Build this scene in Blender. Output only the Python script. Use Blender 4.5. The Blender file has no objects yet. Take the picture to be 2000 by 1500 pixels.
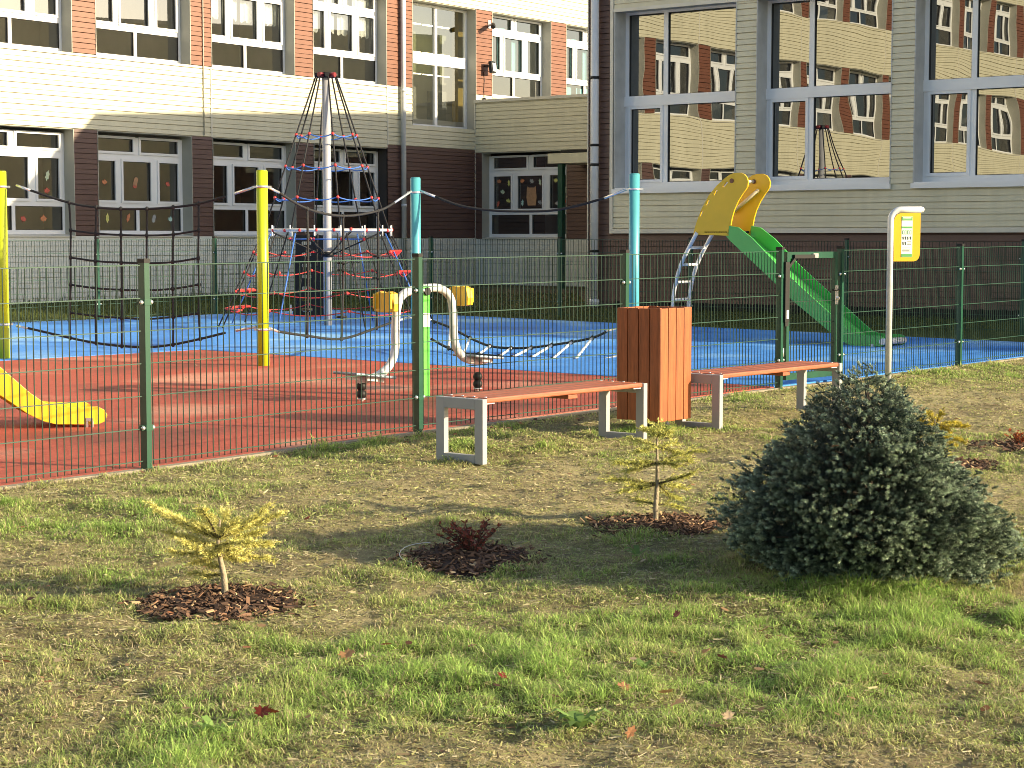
import bpy, bmesh, math, random
import numpy as np
from mathutils import Vector, Matrix
from mathutils.geometry import tessellate_polygon
random.seed(7)
rng = np.random.default_rng(11)
scene = bpy.context.scene
COL = scene.collection
R = math.radians

# ------------------------------------------------------------------ camera, sky, sun, exposure
FPX, HC, SLOPE = 3600.0, 1.52, 0.009          # focal length in photo pixels, eye height, rise of the ground per metre
PITCH = math.atan((750 - 469) / FPX)
cam_d = bpy.data.cameras.new('camera')
cam_d.sensor_width = 36.0
cam_d.lens = FPX / 2000 * 36.0
cam_d.clip_start, cam_d.clip_end = 0.1, 2000
cam = bpy.data.objects.new('camera', cam_d)
COL.objects.link(cam)
cam.location = (0, 0, HC)
cam.rotation_euler = (R(90) - PITCH, 0, 0)
scene.camera = cam

SUN_EL = R(17.3)
SUN_H = Vector((0.956, -0.292)).normalized()   # horizontal direction towards the sun
world = bpy.data.worlds.new('World')
scene.world = world
world.use_nodes = True
wn = world.node_tree
sky = wn.nodes.new('ShaderNodeTexSky')
sky.sky_type = 'NISHITA'
sky.sun_disc = False
sky.sun_elevation = SUN_EL
sky.sun_rotation = math.atan2(SUN_H.x, SUN_H.y)
sky.air_density, sky.dust_density, sky.ozone_density = 1.0, 1.6, 1.0
wn.links.new(sky.outputs[0], wn.nodes['Background'].inputs[0])
wn.nodes['Background'].inputs[1].default_value = 0.112
sun_d = bpy.data.lights.new('sun', 'SUN')
sun_d.energy = 5.0
sun_d.angle = R(0.6)
sun_d.color = (1.0, 0.84, 0.56)
sun = bpy.data.objects.new('sun', sun_d)
COL.objects.link(sun)
sd = Vector((SUN_H.x * math.cos(SUN_EL), SUN_H.y * math.cos(SUN_EL), math.sin(SUN_EL)))
sun.rotation_euler = sd.to_track_quat('Z', 'Y').to_euler()
sun.location = (60, -16, 30)
scene.view_settings.view_transform = 'Standard'
scene.view_settings.look = 'None'
scene.view_settings.exposure = 1.08
scene.view_settings.gamma = 1.0
scene.render.engine = 'CYCLES'
scene.cycles.filter_width = 0.9
scene.cycles.use_adaptive_sampling = False
scene.cycles.sample_clamp_indirect = 4.0
scene.cycles.max_bounces = 8
scene.cycles.transparent_max_bounces = 24

# ------------------------------------------------------------------ surveying helpers
CAM = Vector((0, 0, HC))
def ray(u, v):
    x, y = (u - 1000) / FPX, (750 - v) / FPX
    return Vector((x, math.cos(PITCH) + y * math.sin(PITCH), -math.sin(PITCH) + y * math.cos(PITCH)))
def gz(y): return SLOPE * y
def G(u, v):                                   # spot of ground surveyed from the photograph
    d = ray(u, v)
    return CAM + d * (-HC / (d.z - SLOPE * d.y))
def P(u, v, Y):                                # point at a known distance
    d = ray(u, v)
    return CAM + d * (Y / d.y)
def W(u, v, a, b):                             # point on the vertical plane through a and b
    n = Vector((b[1] - a[1], -(b[0] - a[0])))
    d = ray(u, v)
    t = (n.x * a[0] + n.y * a[1]) / (n.x * d.x + n.y * d.y)
    return CAM + d * t

# ------------------------------------------------------------------ materials
def nt(name):
    m = bpy.data.materials.new(name)
    m.use_nodes = True
    t = m.node_tree
    return m, t, t.nodes, t.links, t.nodes['Principled BSDF']
def rgba(c): return (c[0], c[1], c[2], 1)
def mat(name, col, rough=0.5, metal=0.0, spec=0.5, var=0.12, vs=4.0, col2=None, bump=0.0, bs=60.0, stretch=(1, 1, 1), fine=0.0, fs=120.0, coat=0.0):
    m, t, n, l, b = nt(name)
    tc = n.new('ShaderNodeTexCoord')
    mp = n.new('ShaderNodeMapping'); mp.inputs['Scale'].default_value = stretch
    l.new(tc.outputs['Object'], mp.inputs[0])
    nz = n.new('ShaderNodeTexNoise'); nz.inputs['Scale'].default_value = vs; nz.inputs['Detail'].default_value = 6; nz.inputs['Roughness'].default_value = 0.6
    l.new(mp.outputs[0], nz.inputs['Vector'])
    rp = n.new('ShaderNodeValToRGB')
    c2 = col2 or tuple(min(1, c * (1 + var)) for c in col)
    c1 = tuple(c * (1 - var) for c in col) if col2 is None else col
    rp.color_ramp.elements[0].position = 0.3; rp.color_ramp.elements[0].color = rgba(c1)
    rp.color_ramp.elements[1].position = 0.7; rp.color_ramp.elements[1].color = rgba(c2)
    l.new(nz.outputs[0], rp.inputs[0])
    out = rp.outputs[0]
    if fine:
        nf = n.new('ShaderNodeTexNoise'); nf.inputs['Scale'].default_value = fs; nf.inputs['Detail'].default_value = 3
        l.new(mp.outputs[0], nf.inputs['Vector'])
        mr = n.new('ShaderNodeMapRange'); mr.inputs[1].default_value = 0.25; mr.inputs[2].default_value = 0.75
        mr.inputs[3].default_value = 1 - fine; mr.inputs[4].default_value = 1 + fine
        l.new(nf.outputs[0], mr.inputs[0])
        mx = n.new('ShaderNodeVectorMath'); mx.operation = 'SCALE'
        l.new(out, mx.inputs[0]); l.new(mr.outputs[0], mx.inputs['Scale'])
        out = mx.outputs[0]
    l.new(out, b.inputs['Base Color'])
    b.inputs['Roughness'].default_value = rough
    b.inputs['Metallic'].default_value = metal
    b.inputs['Specular IOR Level'].default_value = spec
    b.inputs['Coat Weight'].default_value = coat
    if bump:
        nb = n.new('ShaderNodeTexNoise'); nb.inputs['Scale'].default_value = bs; nb.inputs['Detail'].default_value = 4
        l.new(mp.outputs[0], nb.inputs['Vector'])
        bm_ = n.new('ShaderNodeBump'); bm_.inputs['Strength'].default_value = bump; bm_.inputs['Distance'].default_value = 0.01
        l.new(nb.outputs[0], bm_.inputs['Height']); l.new(bm_.outputs[0], b.inputs['Normal'])
    return m
def attr_mat(name, rough=0.6, trans=0.3, spec=0.3):      # colour of each leaf, blade or needle stored on the mesh
    m, t, n, l, b = nt(name)
    a = n.new('ShaderNodeAttribute'); a.attribute_name = 'Col'
    l.new(a.outputs['Color'], b.inputs['Base Color'])
    b.inputs['Roughness'].default_value = rough; b.inputs['Specular IOR Level'].default_value = spec
    tr = n.new('ShaderNodeBsdfTranslucent'); l.new(a.outputs['Color'], tr.inputs[0])
    mx = n.new('ShaderNodeMixShader'); mx.inputs[0].default_value = trans
    l.new(b.outputs[0], mx.inputs[1]); l.new(tr.outputs[0], mx.inputs[2])
    l.new(mx.outputs[0], n['Material Output'].inputs[0])
    return m
def glass_mat(name, base, lo, hi, bump=0.0, bs=1.5, see=True, tint=(0.8, 0.85, 0.85), gtint=(0.9, 0.9, 0.9)):
    m, t, n, l, b = nt(name)
    n.remove(b)
    g = n.new('ShaderNodeBsdfGlossy'); g.inputs['Roughness'].default_value = 0.0; g.inputs[0].default_value = rgba(gtint)
    if see:
        d = n.new('ShaderNodeBsdfTransparent'); d.inputs[0].default_value = rgba(tint)
    else:
        d = n.new('ShaderNodeBsdfDiffuse'); d.inputs[0].default_value = rgba(base)
    lw = n.new('ShaderNodeLayerWeight'); lw.inputs[0].default_value = 0.35
    mr = n.new('ShaderNodeMapRange'); mr.inputs[3].default_value = lo; mr.inputs[4].default_value = hi
    l.new(lw.outputs['Fresnel'], mr.inputs[0])
    mx = n.new('ShaderNodeMixShader')
    l.new(mr.outputs[0], mx.inputs[0]); l.new(d.outputs[0], mx.inputs[1]); l.new(g.outputs[0], mx.inputs[2])
    l.new(mx.outputs[0], n['Material Output'].inputs[0])
    if bump:
        tc = n.new('ShaderNodeTexCoord'); nb = n.new('ShaderNodeTexNoise'); nb.inputs['Scale'].default_value = bs; nb.inputs['Detail'].default_value = 1.0
        l.new(tc.outputs['Object'], nb.inputs['Vector'])
        bb = n.new('ShaderNodeBump'); bb.inputs['Strength'].default_value = 1.0; bb.inputs['Distance'].default_value = bump
        l.new(nb.outputs[0], bb.inputs['Height']); l.new(bb.outputs[0], g.inputs['Normal'])
    return m
def emit_mat(name, col, s):
    m, t, n, l, b = nt(name)
    b.inputs['Base Color'].default_value = rgba(col)
    b.inputs['Emission Color'].default_value = rgba(col); b.inputs['Emission Strength'].default_value = s
    return m
def rubber_mat(name, col, pale, dark):
    m, t, n, l, b = nt(name)
    tc = n.new('ShaderNodeTexCoord')
    big = n.new('ShaderNodeTexNoise'); big.inputs['Scale'].default_value = 0.55; big.inputs['Detail'].default_value = 3
    l.new(tc.outputs['Object'], big.inputs['Vector'])
    r1 = n.new('ShaderNodeValToRGB')
    e = r1.color_ramp.elements
    e[0].position, e[0].color = 0.36, rgba(dark)
    e[1].position, e[1].color = 0.70, rgba(pale)
    x = e.new(0.47); x.color = rgba(col)
    x = e.new(0.55); x.color = rgba(col)
    l.new(big.outputs[0], r1.inputs[0])
    sp = n.new('ShaderNodeTexNoise'); sp.inputs['Scale'].default_value = 130; sp.inputs['Detail'].default_value = 2
    l.new(tc.outputs['Object'], sp.inputs['Vector'])
    md = n.new('ShaderNodeTexNoise'); md.inputs['Scale'].default_value = 22; md.inputs['Detail'].default_value = 5; md.inputs['Roughness'].default_value = .8
    l.new(tc.outputs['Object'], md.inputs['Vector'])
    ad = n.new('ShaderNodeMath'); ad.operation = 'ADD'; l.new(sp.outputs[0], ad.inputs[0]); l.new(md.outputs[0], ad.inputs[1])
    mr = n.new('ShaderNodeMapRange'); mr.inputs[1].default_value = .65; mr.inputs[2].default_value = 1.35; mr.inputs[3].default_value = .62; mr.inputs[4].default_value = 1.4
    l.new(ad.outputs[0], mr.inputs[0])
    sc = n.new('ShaderNodeVectorMath'); sc.operation = 'SCALE'
    l.new(r1.outputs[0], sc.inputs[0]); l.new(mr.outputs[0], sc.inputs['Scale'])
    l.new(sc.outputs[0], b.inputs['Base Color'])
    b.inputs['Roughness'].default_value = 0.75; b.inputs['Specular IOR Level'].default_value = 0.35
    bb = n.new('ShaderNodeBump'); bb.inputs['Strength'].default_value = 0.6; bb.inputs['Distance'].default_value = 0.004
    l.new(sp.outputs[0], bb.inputs['Height']); l.new(bb.outputs[0], b.inputs['Normal'])
    return m
def lawn_mat():
    m, t, n, l, b = nt('thin lawn soil')
    a = n.new('ShaderNodeAttribute'); a.attribute_name = 'Col'
    tc = n.new('ShaderNodeTexCoord')
    n1 = n.new('ShaderNodeTexNoise'); n1.inputs['Scale'].default_value = 28; n1.inputs['Detail'].default_value = 8; n1.inputs['Roughness'].default_value = .75
    l.new(tc.outputs['Object'], n1.inputs['Vector'])
    mr = n.new('ShaderNodeMapRange'); mr.inputs[1].default_value = .3; mr.inputs[2].default_value = .7; mr.inputs[3].default_value = .45; mr.inputs[4].default_value = 1.5
    n2 = n.new('ShaderNodeTexNoise'); n2.inputs['Scale'].default_value = 150; n2.inputs['Detail'].default_value = 4; n2.inputs['Roughness'].default_value = .8
    l.new(tc.outputs['Object'], n2.inputs['Vector'])
    ad = n.new('ShaderNodeMath'); ad.operation = 'MULTIPLY_ADD'; ad.inputs[1].default_value = .7; l.new(n2.outputs[0], ad.inputs[0]); l.new(n1.outputs[0], ad.inputs[2])
    mr.inputs[1].default_value = .55; mr.inputs[2].default_value = 1.15; mr.inputs[3].default_value = .5; mr.inputs[4].default_value = 1.75
    l.new(ad.outputs[0], mr.inputs[0])
    sc = n.new('ShaderNodeVectorMath'); sc.operation = 'SCALE'
    l.new(a.outputs['Color'], sc.inputs[0]); l.new(mr.outputs[0], sc.inputs['Scale'])
    l.new(sc.outputs[0], b.inputs['Base Color'])
    b.inputs['Roughness'].default_value = 0.95; b.inputs['Specular IOR Level'].default_value = 0.1
    bb = n.new('ShaderNodeBump'); bb.inputs['Strength'].default_value = 1.0; bb.inputs['Distance'].default_value = 0.025
    l.new(ad.outputs[0], bb.inputs['Height']); l.new(bb.outputs[0], b.inputs['Normal'])
    return m

CREAM = mat('cream siding', (0.57, 0.535, 0.385), 0.45, col2=(0.65, 0.61, 0.445), vs=1.6, fine=0.06, fs=7, stretch=(1, 1, .12))
GREYCREAM = mat('pale grey siding', (0.70, 0.70, 0.64), 0.45, var=0.06, vs=1.2, fine=0.05, fs=9, stretch=(1, 1, .25))
BROWN_LIT = mat('sunlit brown siding', (0.175, 0.063, 0.030), 0.5, var=0.12, vs=3, fine=0.08, fs=25)  # brown siding with sunlight put into the colour, for the upper floors
BROWN_SHADE = mat('shaded brown siding', (0.115, 0.062, 0.050), 0.5, var=0.12, vs=2, fine=0.08, fs=25)  # same siding with shade put into the colour, ground floor and right wing
TRIM = mat('pale metal trim', (0.62, 0.59, 0.50), 0.4, var=0.05)
JAMB = mat('beige reveal', (0.40, 0.39, 0.33), 0.6, var=0.08, vs=2)
BACK = mat('dark wall backing', (0.06, 0.05, 0.045), 0.9)
UPVC = mat('white window plastic', (0.78, 0.79, 0.80), 0.3, var=0.03, vs=2)
GASKET = mat('black gasket', (0.02, 0.02, 0.02), 0.6)
ROOM = mat('dim classroom wall', (0.52, 0.51, 0.49), 0.9, var=0.25, vs=0.6)
GLASS = glass_mat('window glass', None, 0.22, 0.9, tint=(0.74, 0.76, 0.75))
MIRROR = glass_mat('reflective window glass', (0.012, 0.014, 0.015), 0.34, 0.85, bump=0.0028, bs=.9, see=False, gtint=(0.60, 0.62, 0.63))
LACE = mat('white lace curtain', (0.72, 0.74, 0.72), 0.9, var=0.2, vs=14)
TEAL = mat('pale cyan curtain', (0.26, 0.60, 0.66), 0.9, var=0.08, vs=6)
PIPE = mat('grey downpipe', (0.62, 0.64, 0.66), 0.35, var=0.06)
BLACK = mat('black plastic', (0.012, 0.012, 0.013), 0.55, spec=.3)
FGREEN = mat('dark green powder coat', (0.007, 0.062, 0.037), 0.35, var=0.15, vs=6)
WIRE = mat('green wire unlit tone', (0.004, 0.026, 0.017), 0.55, spec=.25, var=0.1)  # wire coat darkened to the unlit look of the upright wires
STEEL = mat('galvanised steel', (0.64, 0.65, 0.66), 0.35, metal=0.2, var=0.1, vs=12)
BSTEEL = mat('mid grey painted steel', (0.33, 0.335, 0.34), 0.4, var=0.05)
MAST = mat('grey mast steel', (0.36, 0.36, 0.38), 0.4, var=0.06)
WSTEEL = mat('pale grey painted steel', (0.56, 0.565, 0.57), 0.4, var=0.05)
BOLT = mat('bright bolt steel', (0.8, 0.8, 0.8), 0.25, metal=0.7)
RED = rubber_mat('red rubber granules', (0.43, 0.085, 0.052), (0.62, 0.29, 0.20), (0.25, 0.06, 0.042))
BLUE = rubber_mat('blue rubber granules', (0.06, 0.27, 0.74), (0.28, 0.53, 0.82), (0.03, 0.17, 0.56))
CONC = mat('pale concrete', (0.25, 0.22, 0.165), 0.9, var=0.2, vs=8, bump=.4, bs=80)
ASPH = mat('dark gravel', (0.10, 0.095, 0.09), 0.95, var=0.3, vs=20, fine=.3, fs=90)
LIME = mat('lime yellow paint', (0.47, 0.56, 0.015), 0.35, var=0.06)
TURQ = mat('turquoise paint', (0.085, 0.36, 0.41), 0.35, var=0.06)
YELLOW = mat('yellow plastic', (0.70, 0.42, 0.015), 0.38, var=0.06, vs=3)
MUSTARD = YELLOW
GREENP = mat('green plastic', (0.08, 0.42, 0.09), 0.35, var=0.08, vs=3)
LIMEG = mat('bright green paint', (0.10, 0.56, 0.06), 0.35, var=0.06)
ROPEK = mat('black rope', (0.014, 0.014, 0.016), 0.75, bump=.5, bs=200)
ROPEB = mat('blue rope', (0.05, 0.16, 0.52), 0.6, bump=.5, bs=200)
ROPER = mat('red rope', (0.50, 0.035, 0.03), 0.6)
REDP = mat('red plastic connector', (0.62, 0.04, 0.035), 0.4)
WHITE = mat('white plastic', (0.78, 0.78, 0.76), 0.4, var=0.04)
WOOD = mat('orange brown planks', (0.31, 0.080, 0.020), 0.5, var=0.3, vs=9, stretch=(6, 6, .4), fine=.22, fs=40)
SLAT = mat('red brown bench slats', (0.33, 0.097, 0.045), 0.5, var=0.3, vs=9, stretch=(.4, 6, 6), fine=.22, fs=40)
BARK = mat('pale bark', (0.30, 0.25, 0.17), 0.9, var=0.4, vs=30, bump=.6, bs=90)
DBARK = mat('dark bark', (0.07, 0.05, 0.035), 0.95, var=0.3, vs=30)
LEAFM = attr_mat('leaf colours', 0.55, 0.25)
GRASSM = attr_mat('grass colours', 0.6, 0.45)
NEEDLEM = attr_mat('needle colours', 0.45, 0.12, 0.45)
CHIPM = attr_mat('bark chip colours', 0.85, 0.0, 0.2)
LAWN = lawn_mat()

# ------------------------------------------------------------------ mesh building
class MB:
    def __init__(s): s.v, s.f, s.m, s.c, s.sm = [], [], [], [], []
    def add(s, vs, fs, mi=0, col=None, smooth=False):
        o = len(s.v)
        s.v += [tuple(p) for p in vs]
        for f in fs: s.f.append(tuple(o + i for i in f)); s.m.append(mi); s.sm.append(smooth)
        if col is not None: s.c += [col] * len(vs)
        return s
    def box(s, x0, x1, y0, y1, z0, z1, mi=0, col=None):
        return s.add([(x0, y0, z0), (x1, y0, z0), (x1, y1, z0), (x0, y1, z0), (x0, y0, z1), (x1, y0, z1), (x1, y1, z1), (x0, y1, z1)],
                     [(0, 3, 2, 1), (4, 5, 6, 7), (0, 1, 5, 4), (1, 2, 6, 5), (2, 3, 7, 6), (3, 0, 4, 7)], mi, col)
    def obox(s, c, ax, ay, az, mi=0, col=None):          # box from centre and three half-axis vectors
        c, ax, ay, az = Vector(c), Vector(ax), Vector(ay), Vector(az)
        vs = [c + ax * i + ay * j + az * k for k in (-1, 1) for i, j in ((-1, -1), (1, -1), (1, 1), (-1, 1))]
        return s.add(vs, [(0, 3, 2, 1), (4, 5, 6, 7), (0, 1, 5, 4), (1, 2, 6, 5), (2, 3, 7, 6), (3, 0, 4, 7)], mi, col)
    def tube(s, pts, r, n=8, mi=0, closed=False, col=None, smooth=True):
        pts = [Vector(p) for p in pts]
        k = len(pts)
        rs = r if isinstance(r, (list, tuple)) else [r] * k
        T = []
        for i in range(k):
            a = pts[(i - 1) % k] if (closed or i > 0) else pts[i]
            b = pts[(i + 1) % k] if (closed or i < k - 1) else pts[i]
            T.append((b - a).normalized())
        up = Vector((0, 0, 1)) if abs(T[0].z) < 0.9 else Vector((1, 0, 0))
        nrm = (up - T[0] * up.dot(T[0])).normalized()
        vs, fs = [], []
        for i in range(k):
            nrm = (nrm - T[i] * nrm.dot(T[i])).normalized()
            bi = T[i].cross(nrm)
            for j in range(n):
                a = 2 * math.pi * j / n
                vs.append(pts[i] + (nrm * math.cos(a) + bi * math.sin(a)) * rs[i])
        for i in range(k if closed else k - 1):
            for j in range(n):
                a, b = i * n + j, i * n + (j + 1) % n
                c, d = ((i + 1) % k) * n + (j + 1) % n, ((i + 1) % k) * n + j
                fs.append((a, b, c, d))
        s.add(vs, fs, mi, col, smooth)
        if not closed:
            o = len(s.v) - k * n
            s.f.append(tuple(o + j for j in reversed(range(n)))); s.m.append(mi); s.sm.append(False)
            s.f.append(tuple(o + (k - 1) * n + j for j in range(n))); s.m.append(mi); s.sm.append(False)
        return s
    def ball(s, c, r, mi=0, n=10, sz=1.0, col=None):
        c = Vector(c); vs = [c + Vector((0, 0, -r * sz))]; fs = []
        rings = max(4, n // 2)
        for i in range(1, rings):
            ph = -math.pi / 2 + math.pi * i / rings
            for j in range(n):
                a = 2 * math.pi * j / n
                vs.append(c + Vector((r * math.cos(ph) * math.cos(a), r * math.cos(ph) * math.sin(a), r * sz * math.sin(ph))))
        vs.append(c + Vector((0, 0, r * sz)))
        for j in range(n): fs.append((0, 1 + (j + 1) % n, 1 + j))
        for i in range(rings - 2):
            for j in range(n):
                fs.append((1 + i * n + j, 1 + i * n + (j + 1) % n, 1 + (i + 1) * n + (j + 1) % n, 1 + (i + 1) * n + j))
        t = len(vs) - 1
        for j in range(n): fs.append((t, 1 + (rings - 2) * n + j, 1 + (rings - 2) * n + (j + 1) % n))
        return s.add(vs, fs, mi, col, True)
    def prism(s, outer, off, holes=(), mi=0):            # a flat outline of 3-D points given thickness by the vector off
        loops = [[Vector(p) for p in outer]] + [[Vector(p) for p in h] for h in holes]
        tris = tessellate_polygon(loops)
        flat = [p for lp in loops for p in lp]
        off = Vector(off); N = len(flat)
        s.add(flat + [p + off for p in flat], [tuple(t) for t in tris] + [tuple(i + N for i in reversed(t)) for t in tris], mi)
        o = len(s.v) - 2 * N; b = 0
        for lp in loops:
            k = len(lp)
            for i in range(k):
                s.f.append((o + b + i, o + b + (i + 1) % k, o + N + b + (i + 1) % k, o + N + b + i)); s.m.append(mi); s.sm.append(False)
            b += k
        return s
    def mesh(s, name, mats):
        me = bpy.data.meshes.new(name)
        me.from_pydata(s.v, [], s.f)
        for m in (mats if isinstance(mats, (list, tuple)) else [mats]): me.materials.append(m)
        me.polygons.foreach_set('material_index', s.m)
        me.polygons.foreach_set('use_smooth', s.sm)
        if s.c:
            ca = me.color_attributes.new('Col', 'FLOAT_COLOR', 'POINT')
            ca.data.foreach_set('color', np.array([(c[0], c[1], c[2], 1.0) for c in s.c], dtype=np.float32).ravel())
        me.update()
        return me
    def build(s, name, mats, parent=None, loc=None, fix=True, bevel=0.0):
        me = s.mesh(name, mats)
        if fix:
            b = bmesh.new(); b.from_mesh(me); bmesh.ops.recalc_face_normals(b, faces=b.faces); b.to_mesh(me); b.free()
        return place(name, me, parent, loc, bevel)
def place(name, me, parent=None, loc=None, bevel=0.0, rot=None):
    o = bpy.data.objects.new(name, me); COL.objects.link(o)
    if parent: o.parent = parent
    if loc is not None: o.location = loc
    if rot is not None: o.rotation_euler = rot
    if bevel:
        md = o.modifiers.new('edge', 'BEVEL'); md.width = bevel; md.segments = 2; md.limit_method = 'ANGLE'; md.angle_limit = R(40)
    return o
def tag(o, label=None, cat=None, group=None, kind=None):
    if label: o['label'] = label
    if cat: o['category'] = cat
    if group: o['group'] = group
    if kind: o['kind'] = kind
    return o
def thing(name, label, cat, loc=(0, 0, 0), rz=0.0, group=None):
    o = bpy.data.objects.new(name, None); COL.objects.link(o)
    o.location = loc; o.rotation_euler = (0, 0, rz); o.empty_display_size = 0.2
    return tag(o, label, cat, group)
def lerp(a, b, t): return a + (b - a) * t
def sag(a, b, d, n=14):
    a, b = Vector(a), Vector(b)
    return [a.lerp(b, i / n) - Vector((0, 0, d * 4 * (i / n) * (1 - i / n))) for i in range(n + 1)]
def smooth_path(pts, k=5):                                # Catmull-Rom through the points
    pts = [Vector(p) for p in pts]; out = []
    for i in range(len(pts) - 1):
        p0 = pts[max(0, i - 1)]; p1 = pts[i]; p2 = pts[i + 1]; p3 = pts[min(len(pts) - 1, i + 2)]
        for j in range(k):
            t = j / k
            out.append(0.5 * ((2 * p1) + (p2 - p0) * t + (2 * p0 - 5 * p1 + 4 * p2 - p3) * t * t + (3 * p1 - p0 - 3 * p2 + p3) * t ** 3))
    return out + [pts[-1]]

# ------------------------------------------------------------------ value noise and lawn density
_grid = rng.random((256, 256))
def vnoise(x, y, s):
    x = np.asarray(x, float) * s + 37.3; y = np.asarray(y, float) * s + 91.7
    xi, yi = np.floor(x).astype(int), np.floor(y).astype(int)
    fx, fy = x - xi, y - yi
    fx = fx * fx * (3 - 2 * fx); fy = fy * fy * (3 - 2 * fy)
    g = lambda a, b: _grid[a % 256, b % 256]
    return (g(xi, yi) * (1 - fx) + g(xi + 1, yi) * fx) * (1 - fy) + (g(xi, yi + 1) * (1 - fx) + g(xi + 1, yi + 1) * fx) * fy
def fbm(x, y, s): return 0.5 * vnoise(x, y, s) + 0.27 * vnoise(x, y, s * 2.1) + 0.15 * vnoise(x, y, s * 4.3) + 0.08 * vnoise(x, y, s * 9.1)
# (u, v, reach across, reach down, weight) of lush and bare patches seen in the photograph, turned into ground spots
PATCH = [(1250, 1270, 520, 90, .75), (1750, 1230, 330, 70, .75), (900, 1350, 260, 70, .65), (650, 1280, 200, 60, .35), (1500, 1380, 420, 70, .4), (1650, 1160, 300, 40, .5),
         (300, 1440, 260, 60, .55), (250, 1030, 300, 40, .28), (620, 950, 260, 25, .3), (640, 880, 260, 16, .55), (1040, 880, 130, 16, .6), (1320, 842, 180, 12, .6),
         (1460, 782, 70, 14, .5), (1850, 735, 160, 10, .5), (1960, 1060, 100, 50, .4), (720, 1150, 160, 30, .3), (200, 1130, 100, 25, .35), (1250, 1440, 140, 30, -.45), (1000, 1480, 260, 30, -.4),
         (870, 965, 200, 25, -.4), (1230, 915, 260, 30, -.45), (1880, 790, 260, 40, -.75), (1500, 880, 130, 40, -.3), (120, 1240, 180, 30, -.3), (100, 1480, 160, 40, -.4), (640, 1110, 150, 18, -.2), (620, 1400, 110, 25, -.3),
         (1120, 985, 120, 22, -.35), (1380, 1010, 120, 25, -.4), (1900, 960, 130, 60, -.35), (420, 880, 60, 8, -.2), (1960, 1380, 90, 60, -.2)]
_pt = []
for u, v, ru, rv, w in PATCH:
    g = G(u, v)
    _pt.append((g.x, g.y, ru * g.y / FPX, rv * g.y * g.y / (FPX * HC), w))
def lush(x, y):
    d = 0.40 + (fbm(x, y, 0.9) - 0.5) * 1.0 + (fbm(x + 9, y, 3.2) - 0.5) * 1.3
    for px, py, rx, ry, w in _pt:
        d = d + w * np.exp(-((x - px) / rx) ** 2 - ((y - py) / ry) ** 2)
    return np.clip(d, 0, 1)

# ------------------------------------------------------------------ fence line and ground
FA, FB, FC, FD, FE, FF = [Vector(p) for p in ((-2.25, 11.28), (-0.68, 13.28), (0.92, 15.10), (2.45, 16.88), (3.13, 17.60), (4.74, 19.53))]
FDIR = Vector((0.646, 0.763)).normalized()
FIN = Vector((-FDIR.y, FDIR.x))                            # towards the playground
def fence_side(x, y):                                       # distance into the playground from the fence line
    return (x - FA.x) * FIN.x + (y - FA.y) * FIN.y
BEDS = [(-1.17, 7.30, 0.34, 0.36), (-0.20, 8.28, 0.34, 0.38), (0.73, 9.22, 0.33, 0.33), (2.80, 11.52, 0.33, 0.3), (3.5, 12.5, 0.42, 0.36)]
def bed_inside(x, y):
    m = np.zeros(np.shape(x), bool)
    for cx, cy, rx, ry in BEDS: m |= ((x - cx) / rx) ** 2 + ((y - cy) / ry) ** 2 < 0.70
    return m
def bumps(x, y): return (fbm(x, y, 1.4) - .5) * .05 + (fbm(x, y, 4.5) - .5) * .06 + (vnoise(x, y, 11) - .5) * .022
xs = np.concatenate([[-400, -120, -60, -30, -20], [-14, -12, -10, -8, -6], np.arange(-4.5, 7.01, 0.06), np.arange(7.5, 12, .5), [16, 22, 40, 80, 150, 400]])
ys = np.concatenate([[-300, -100, -30, -8, 0, 2, 3], np.arange(3.6, 14, 0.05), np.arange(14, 24, 0.12), np.arange(24.2, 56, 0.6), [70, 100, 180, 400, 900]])
X, Y = np.meshgrid(xs, ys)
wt = np.clip((-fence_side(X, Y) - 0.12) * 4, 0, 1) * (Y < 26) * (Y > 3)
Zg = SLOPE * Y + wt * bumps(X, Y)
D = lush(X, Y)
tan = np.array([0.42, 0.365, 0.20]); soil = np.array([0.26, 0.21, 0.12]); grn = np.array([0.10, 0.11, 0.035])
k1 = np.clip(fbm(X + 3, Y + 8, 1.1) * 1.7 - 0.5, 0, 1)[..., None]
base = tan * (1 - k1) + soil * k1
colg = base * (1 - D[..., None] * 0.8) + grn * D[..., None] * 0.8  # greener under lush grass, and darkened to paint in shade between blades
far = np.clip((Y - 23) / 4, 0, 1)[..., None]
fg = np.array([0.075, 0.095, 0.03]) * (0.75 + 0.6 * fbm(X, Y, .8))[..., None]
colg = np.where((fence_side(X, Y) > 0)[..., None], fg, colg)
g_ = np.exp(-((X - 0.8) / 2.6) ** 2 - ((Y - 39) / 6.0) ** 2)[..., None]          # bare soil by the link door
colg = colg * (1 - g_) + np.array([0.16, 0.125, 0.09]) * g_
nx, ny = len(xs), len(ys)
gm = bpy.data.meshes.new('lawn')
vv = np.stack([X.ravel(), Y.ravel(), Zg.ravel()], 1)
ii = np.arange(nx * ny).reshape(ny, nx)
ff = np.stack([ii[:-1, :-1].ravel(), ii[:-1, 1:].ravel(), ii[1:, 1:].ravel(), ii[1:, :-1].ravel()], 1)
gm.from_pydata(vv.tolist(), [], ff.tolist())
ca = gm.color_attributes.new('Col', 'FLOAT_COLOR', 'POINT')
ca.data.foreach_set('color', np.concatenate([colg.reshape(-1, 3), np.ones((nx * ny, 1))], 1).astype(np.float32).ravel())
gm.materials.append(LAWN)
gm.polygons.foreach_set('use_smooth', [True] * len(gm.polygons))
tag(place('ground', gm), kind='structure')
def slab(name, poly, top, mt, depth=0.06):
    b = MB()
    b.prism([(x, y, gz(y) + top - depth) for x, y in poly], (0, 0, depth), mi=0)
    return tag(b.build(name, mt), kind='structure')
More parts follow.
